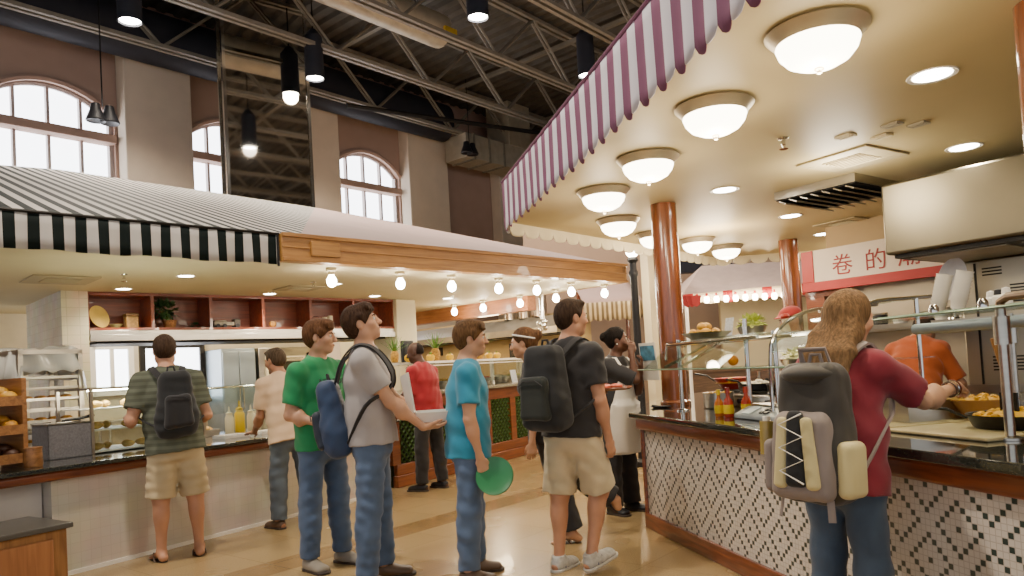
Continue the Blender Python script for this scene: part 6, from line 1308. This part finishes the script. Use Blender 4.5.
# 6 boy in blue with a green disc
p6 = Person('person in turquoise blue tee and jeans waiting in line with a green plate', (-.34, 4.80), 84, 1.69, build=1.03, lean=2, head=(4, -2, 0), legs=((2, 3, 2), (-2, 4, 2)), arms={'R': dict(el=(.16, -.02, -1), fo=(-.05, .22, -1), pn=(-1, .1, 0), th=(0, 1, 0), curl=.8, thumb=.6), 'L': dict(el=(-.14, 0, -1), fo=(0, .12, -1))}, skin_col=FAIR2, hair=('mop', '#5c4128'), hair_seed=9)
p6.shirt(cloth('turquoise blue cotton', '#2b87a8', .07), .016, .09, .66, .007, 19); p6.pants(M_jean, 1.97, .016, .026, .009, 20); p6.shoes(M_brn, M_sole, 'low')
fr_ = thing('green_plate', 'round green plastic plate held low by the person in blue', 'plate', tuple(p6.loc), p6.root.rotation_euler.z)
q = p6.wr[1]+np.array([.03, .085, -.12]); o = MB().lathe([(0, 0), (.07, 0), (.09, .004), (.118, .016), (.12, .02), (.09, .01), (0, .006)], n=36).build('plate_disc', mat('green plastic', '#2f7a4c', .35, var=.06), fr_, loc=tuple(q)); o.rotation_euler = (math.radians(20), math.radians(68), 0)
o = MB().torus(tuple(q), .117, .004, 40, 6, (Euler((math.radians(20), math.radians(68), 0)).to_matrix())).build('plate_rim', MATS['green plastic'], fr_)
# 7 boy in black
p7 = Person('person in black tee and pale khaki shorts carrying a tray, seen from behind', (.33, 4.80), 44, 1.80, build=1.05, lean=3, head=(22, 0, 0), legs=((-3, 3, 2), (17, 2, 35)), arms={'R': dict(el=(.16, -.02, -1), fo=(-.02, .3, -1), pn=(-1, 0, 0), th=(0, 1, 0), curl=.75), 'L': dict(hand=(-.1, .4, 1.12), hint=(-.4, -.6, -1), pn=(0, 0, 1), th=(-1, .2, 0), hd=(0, 1, 0), curl=.2)}, skin_col=FAIR, hair=('short', '#33241a'), hair_seed=3, toe=(0, -14))
p7.shirt(M_blk, .018, .05, .66, .007, 23); p7.pants(M_khakil, .98, .02, .042, .009, 24, 'shorts', belt=M_blk2)
p7.shoes(mat('white grey running mesh', '#b9b8b4', .7, var=.2, scale=40), mat('pale rubber sole', '#c9c6be', .6), 'sneaker', stripe=mat('blue shoe stripe', '#3c4f74', .5))
backpack(p7, 'big black backpack on the person in khaki shorts', M_blk2, cloth('black nylon with a green sheen', '#1c211d', .3), M_blk, .165, .1, .27, .05, seed=15, tilt=4)
b7 = p7.loc; t = thing('serving_tray', 'round wooden tray carried in front of the person in black', 'tray', tuple(p7.loc), p7.root.rotation_euler.z); q = p7.wr[-1]+np.array([.06, .12, .03])
MB().lathe([(0, 0), (.15, 0), (.17, .014), (.165, .018), (.145, .008), (0, .006)], c=tuple(q), n=32).build('tray_board', M_rackw, t); MB().lathe([(.166, .012), (.174, .014), (.17, .022), (.164, .018)], c=tuple(q), n=32).build('tray_rim', M_trim, t)
for k in range(5): a = k*1.256; tag(MB().ball((0, 0, 0), (.05, .04, .018), 10, jit=.15).build('pizza_slice', mat('red and white food', '#c9563a', .5, var=.5, scale=40), None, tuple(p7.world(q+np.array([.07*math.cos(a), .07*math.sin(a), .026]))), a), 'red and white piece of food on the round wooden tray', 'food', 'food pieces on the wooden tray')
# 8 woman passing behind
p8 = Person('person with tied brown hair walking left behind the person in black', (.56, 5.66), -82, 1.70, female=True, lean=9, head=(4, -8, 0), legs=((-10, 3, 4), (-26, 3, 30)), toe=(0, -38), skin_col=FAIR2, hair=('bun', '#5e4029'), res=.0085)
p8.shirt(M_blk, .016, .1, .7, .006, 27, 'blouse'); p8.pants(M_blk, 1.93, .014, .03, .006, 28, flare=.02); p8.shoes(M_brn, M_sole, 'sandal')
MB().torus(tuple(p8.hp(0, -.02, .045)), .098, .008, 30, 6, Matrix(np.stack([p8.HR[:, 0], p8.HR[:, 1]*1.0, p8.HR[:, 2]], 1).tolist()) @ Matrix.Rotation(math.radians(20), 3, 'X')).build('hair_band', M_white, p8.root)
# 9 woman in apron
p9 = Person('person in black shirt and long white apron holding a flyer, hand at the mouth', (.90, 6.58), 132, 1.67, female=True, build=1.04, lean=2, head=(-34, 3, 0), legs=((2, 3, 2), (-1, 4, 2)), arms={'R': dict(hand=(-.01, .19, 1.41), hint=(.15, .25, -1), pn=(-.6, -.8, 0), th=(-1, 0, .4), hd=(-.3, -.1, 1), curl=.7), 'L': dict(hand=(-.02, .27, 1.27), hint=(-.1, .1, -1), pn=(.4, -.9, 0), th=(.5, 0, .8), hd=(.1, .3, 1), curl=.7, thumb=.8)}, skin_col=BROWN, hair=('bun', '#171210'), hair_seed=12, res=.0085)
p9.shirt(M_blk, .018, .16, .95, .006, 31); p9.pants(M_blk, 1.98, .016, .03, .006, 32, flare=.02); p9.shoes(M_black, M_sole, 'low')
M_apr = cloth('white apron cotton', '#dcd5ca', .04)
d = p9.dims
def apr(u, v):
    zt = .46*(1-v)-.34*v; wd = (.11+.07*min(1, v*2.2)) if v < .42 else .2+.05*v
    a = (u-.5)*2; y = d['c'][1]+.055-a*a*(.03+.09*min(1, v*1.6))+.008*math.sin(a*9+v*4)*v
    if v > .4: y += .02
    return tuple(p9.pel+p9.rgt*a*wd+p9.sv*zt*p9.s+p9.fwd*y)
MB().grid(apr, 20, 28).build('apron', M_apr, p9.root, solid=.005, smooth=60)
for sd in (-1, 1): MB().tube([apr(0 if sd < 0 else 1, 0), tuple(p9.sh+p9.rgt*sd*.09+p9.fwd*.06+p9.sv*.055), tuple(p9.sh+p9.rgt*sd*.085-p9.fwd*.04+p9.sv*.06), tuple(p9.sh+p9.rgt*sd*.05-p9.fwd*.115-p9.sv*.05)], .016, 6, flat=(1, .4)).build('apron_strap', M_apr, p9.root)
MB().ball(p9.hp(.078, -.005, -.04), .007, 8).build('earring', M_white, p9.root)
fl_ = thing('paper_flyer', 'white and blue paper flyer held up by the person in the apron', 'paper', tuple(p9.loc), p9.root.rotation_euler.z); q = p9.wr[-1]+np.array([-.02, .075, .09])
q = q-np.array([0, 0, .03]); MB().box(q, (.004, .22, .33), (0, .1, -.35)).build('sheet', M_white, fl_); MB().box(q+np.array(Euler((0, .1, -.35)).to_matrix() @ Vector((0, 0, .075))), (.012, .19, .13), (0, .1, -.35)).build('printed_picture', mat('blue print on paper', '#4f8aa8', .5, var=.5, scale=15), fl_)
# 10 worker in orange
p10 = Person('person in orange shirt bending away behind the right sneeze guard', (3.06, 5.66), 50, 1.70, build=.96, lean=22, head=(0, -44, 0), legs=((6, 4, 4), (0, 4, 3)), arms={'L': dict(el=(-.35, .3, -1), fo=(.2, 1, -.2)), 'R': dict(el=(.35, .3, -1), fo=(-.2, 1, -.2))}, skin_col=TAN, hair=('short', '#2c211a'), res=.0085, neckfwd=.06)
p10.shirt(cloth('burnt orange cotton', '#a2481c', .1), .03, .06, .9, .009, 37); p10.pants(cloth('olive grey trousers', '#6b6450', .1), 1.97, .018, .026, .007, 38, belt=M_black); p10.shoes(M_black, M_sole, 'low')
# 11 girl in the foreground
p11 = Person('person with long brown hair, maroon tee and jeans reaching over the right counter', (1.36, 3.10), 52, 1.63, female=True, lean=9, twist=0, head=(16, -12, 0), legs=((4, 4, 3), (-2, 4, 2)), arms={'R': dict(hand=(1.93, 3.2, 1.16), world=1, hint=(.2, -.1, -1), pn=(-.5, .2, -.8), th=(-.6, .7, .2), hd=(-.1, .75, -.15), curl=1.0, thumb=.9), 'L': dict(el=(-.3, .15, -1), fo=(-.1, 1, .1), pn=(0, 0, -1), th=(1, 0, 0))}, skin_col=FAIR2, hair=('long', '#6d5236'), hair_seed=21, res=.0065)
p11.shirt(cloth('maroon cotton tee', '#7a1a2a', .08), .02, .1, .78, .008, 41, sl_loose=.024); p11.pants(M_jeand, 1.97, .012, .02, .008, 42); p11.shoes(M_grysh, M_sole, 'low')
for k in range(3): q = p11.wr[1]-(p11.wr[1]-p11.el[1])*(.1+.07*k); ax = Vector(unit(p11.wr[1]-p11.el[1])); MB().torus(tuple(q), .033, .0035, 24, 6, ax.to_track_quat('Z', 'Y').to_matrix()).build('bracelet', [M_trim, M_chrome, M_brn][k], p11.root)
M_gp = cloth('taupe nylon', '#8a7d76', .1, .1, .6); M_oliveb = cloth('dark olive brown nylon', '#2f2a22', .15, .1, .6); M_cr = cloth('cream yellow nylon', '#cfc08a', .06, .1, .6)
bp11, q = backpack(p11, 'large taupe, black and cream hiking backpack on the girl in maroon', M_oliveb, M_gp, M_gp, .16, .1, .28, .15, pocket=False, seed=44, tilt=6)
R2 = np.stack([p11.rgt, p11.fwd, p11.sv], 1)@np.array(Matrix.Rotation(math.radians(6), 3, 'X'))
V, Q = smesh([rbox(q(0, -.1, -.09), (.135, .055, .175), .05, R2, k=.03, taper=.12)], .007, wr=(.005, 3, 1.)); np_mesh('front_panel', V, Q, M_gp, bp11)
V, Q = smesh([rbox(q(-.0, -.15, -.06), (.045, .03, .15), .025, R2, k=.03, taper=.3)], .006); np_mesh('black_inset', V, Q, M_blk2, bp11)
for e in (-1, 1): V, Q = smesh([cone(q(e*.05, -.158, .05), q(e*.07, -.155, -.2), (.024, .016), (.03, .018), R2[:, 0], k=.02)], .006); np_mesh('cream_stripe', V, Q, M_cr, bp11)
V, Q = smesh([rbox(q(.16, -.03, -.14), (.035, .07, .11), .03, R2, k=.02)], .006); np_mesh('side_pocket', V, Q, M_cr, bp11)
V, Q = smesh([rbox(q(-.16, -.03, -.14), (.03, .07, .11), .03, R2, k=.02)], .006); np_mesh('side_pocket', V, Q, M_gp, bp11)
V, Q = smesh([ell(q(0, -.02, .23), (.12, .1, .05), R2, k=.02)], .007, wr=(.004, 5)); np_mesh('top_lid', V, Q, M_oliveb, bp11)
pts = []
for k in range(7): pts.append(q((-.05 if k % 2 else .05), -.19, .08-.045*k))
MB().tube(pts, .0035, 6).build('bungee_cord', M_white, bp11)
MB().tube([q(-.06, .03, .27), q(-.055, .0, .335), q(.055, .0, .335), q(.06, .03, .27)], .014, 8, flat=(1, .5)).build('carry_handle', M_gp, bp11)
for e in (-1, 1): MB().tube([q(e*.1, -.09, -.25), q(e*.11, -.1, -.34)], .014, 6, flat=(1, .3)).build('hanging_strap', M_gp, bp11)
wt = thing('water_bottle', 'small clear amber bottle in the side net of the hiking backpack', 'bottle', tuple(p11.loc), p11.root.rotation_euler.z); MB().cyl(q(-.205, -.03, -.1), q(-.205, -.03, .04), .03, n=16).build('bottle_body', mat('amber bottle', '#a08a4a', .2, var=.2), wt); MB().cyl(q(-.205, -.03, .041), q(-.205, -.03, .06), .016, n=12).build('cap', M_white, wt)
# 12 cook in white, 13 dark haired kitchen worker
p12 = Person('cook in white coat and red cap standing behind the girl', (2.66, 6.78), -110, 1.78, lean=6, head=(0, -10, 0), skin_col=TAN, hair=('cap', '#2a1d16'), res=.009)
p12.shirt(cloth('white cook coat', '#e2ded6', .03), .03, .2, 1.8, .007, 47, 'coat'); p12.pants(M_blk, 1.97, seed=48); p12.shoes(M_black, M_sole, 'low')
V, Q = smesh([ell(p12.hp(0, -.012, .065), (.093, .108, .07), p12.HR), cone(p12.hp(0, .07, .06), p12.hp(0, .15, .05), (.06, .008), (.045, .006), p12.HR[:, 0], k=.02)], .007, cuts=[(p12.hp(0, 0, .045), -p12.HR[:, 2])]); np_mesh('cap', V, Q, cloth('red cap cotton', '#b03430', .06), p12.root)
p13 = Person('dark haired person working in the left kitchen behind the person in cream', FL.p(1.9, 4.0)[:2], 150, 1.62, female=True, lean=8, head=(10, -22, 0), skin_col=BROWN, hair=('curly', '#15100e'), res=.009)
p13.shirt(M_white, .018, .12, .8, .006, 51); p13.pants(M_blk, 1.97, seed=52); p13.shoes(M_black, M_sole, 'low')
# ------------------------------------------------------------------ lamps of the fixtures, and added fill lights that have none
def lamp(kind, name, p, watts, col='#ffe2b4', r=.1, ang=150, rot=None):
    l = bpy.data.lights.new(name, kind); l.energy = watts; l.color = lin(col)[:3]
    if kind == 'SPOT': l.spot_size = math.radians(ang); l.spot_blend = .8; l.shadow_soft_size = r
    elif kind == 'POINT': l.shadow_soft_size = r
    elif kind == 'AREA': l.size = r
    o = bpy.data.objects.new(name, l); COL.objects.link(o); o.location = p
    if rot: o.rotation_euler = rot
    return o
for x, y in dpos: lamp('POINT', 'dome_lamp', FR.p(x, y, 2.5), 8.5*LW, '#ffe8c4', .06)
for x, y in bp_: lamp('POINT', 'bulb_lamp', FL.p(x, y, 2.26), 6*LW, '#ffeacb', .03)
for (x, y) in [(-.42, 1.21), (-.66, 2.45), (1.14, 2.5), (2.72, 2.4), (1.42, 1.33), (-2.6, 1.2), (4.1, 2.4), (4.2, 4.3)]: lamp('SPOT', 'downlight_lamp', FL.p(x, y, 2.48), 60*LW, '#fff0d6', .05, 140)
for (x, y) in [(3.65, 1.44), (2.48, 2.79), (1.26, 1.59), (.17, 2.94), (-.9, 4.1), (5, 1.6)]: lamp('SPOT', 'downlight_lamp', FR.p(x, y, 2.71), 45*LW, '#fff0d6', .05, 140)
for o in [q for q in COL.objects if q.name.startswith('high_bay_lamp')]:
    lamp('SPOT', 'high_bay_bulb', tuple(Vector(o.location)-Vector((0, 0, .05))), 850*LW, '#fff0dc', .15, 150)
lamp('POINT', 'kitchen_fill', FL.p(.3, 4.4, 2.3), 60*LW, '#fff2dc', .2); lamp('POINT', 'kitchen_fill', FL.p(2.2, 4.2, 2.3), 50*LW, '#ffeccb', .2)  # added fill lights for the left kitchen, no fixture modelled
lamp('POINT', 'salad_fill', FE.p(1.0, 1.5, 2.2), 60*LW, '#ffe0ae', .2); lamp('POINT', 'salad_fill', FE.p(3.6, 1.8, 2.2), 60*LW, '#ffe0ae', .2)  # added fill over the salad bar, not tied to any fixture
lamp('POINT', 'stall_kitchen_fill', FH.p(.0, -.6, 2.55), 30*LW, '#fff0d4', .2); lamp('POINT', 'stall_kitchen_fill', FH.p(-2.2, .8, 2.5), 40*LW, '#ffe6c0', .2)  # fill lights added to brighten the right kitchen, no fixture
lamp('POINT', 'tent_lamp', (4.2, 12.0, 2.3), 60*LW, '#ffe2b8', .2); lamp('POINT', 'awning_fill', (2.0, 12.4, 2.7), 50*LW, '#ffe2b8', .2)  # the awning one is an added fill light, nothing hangs there
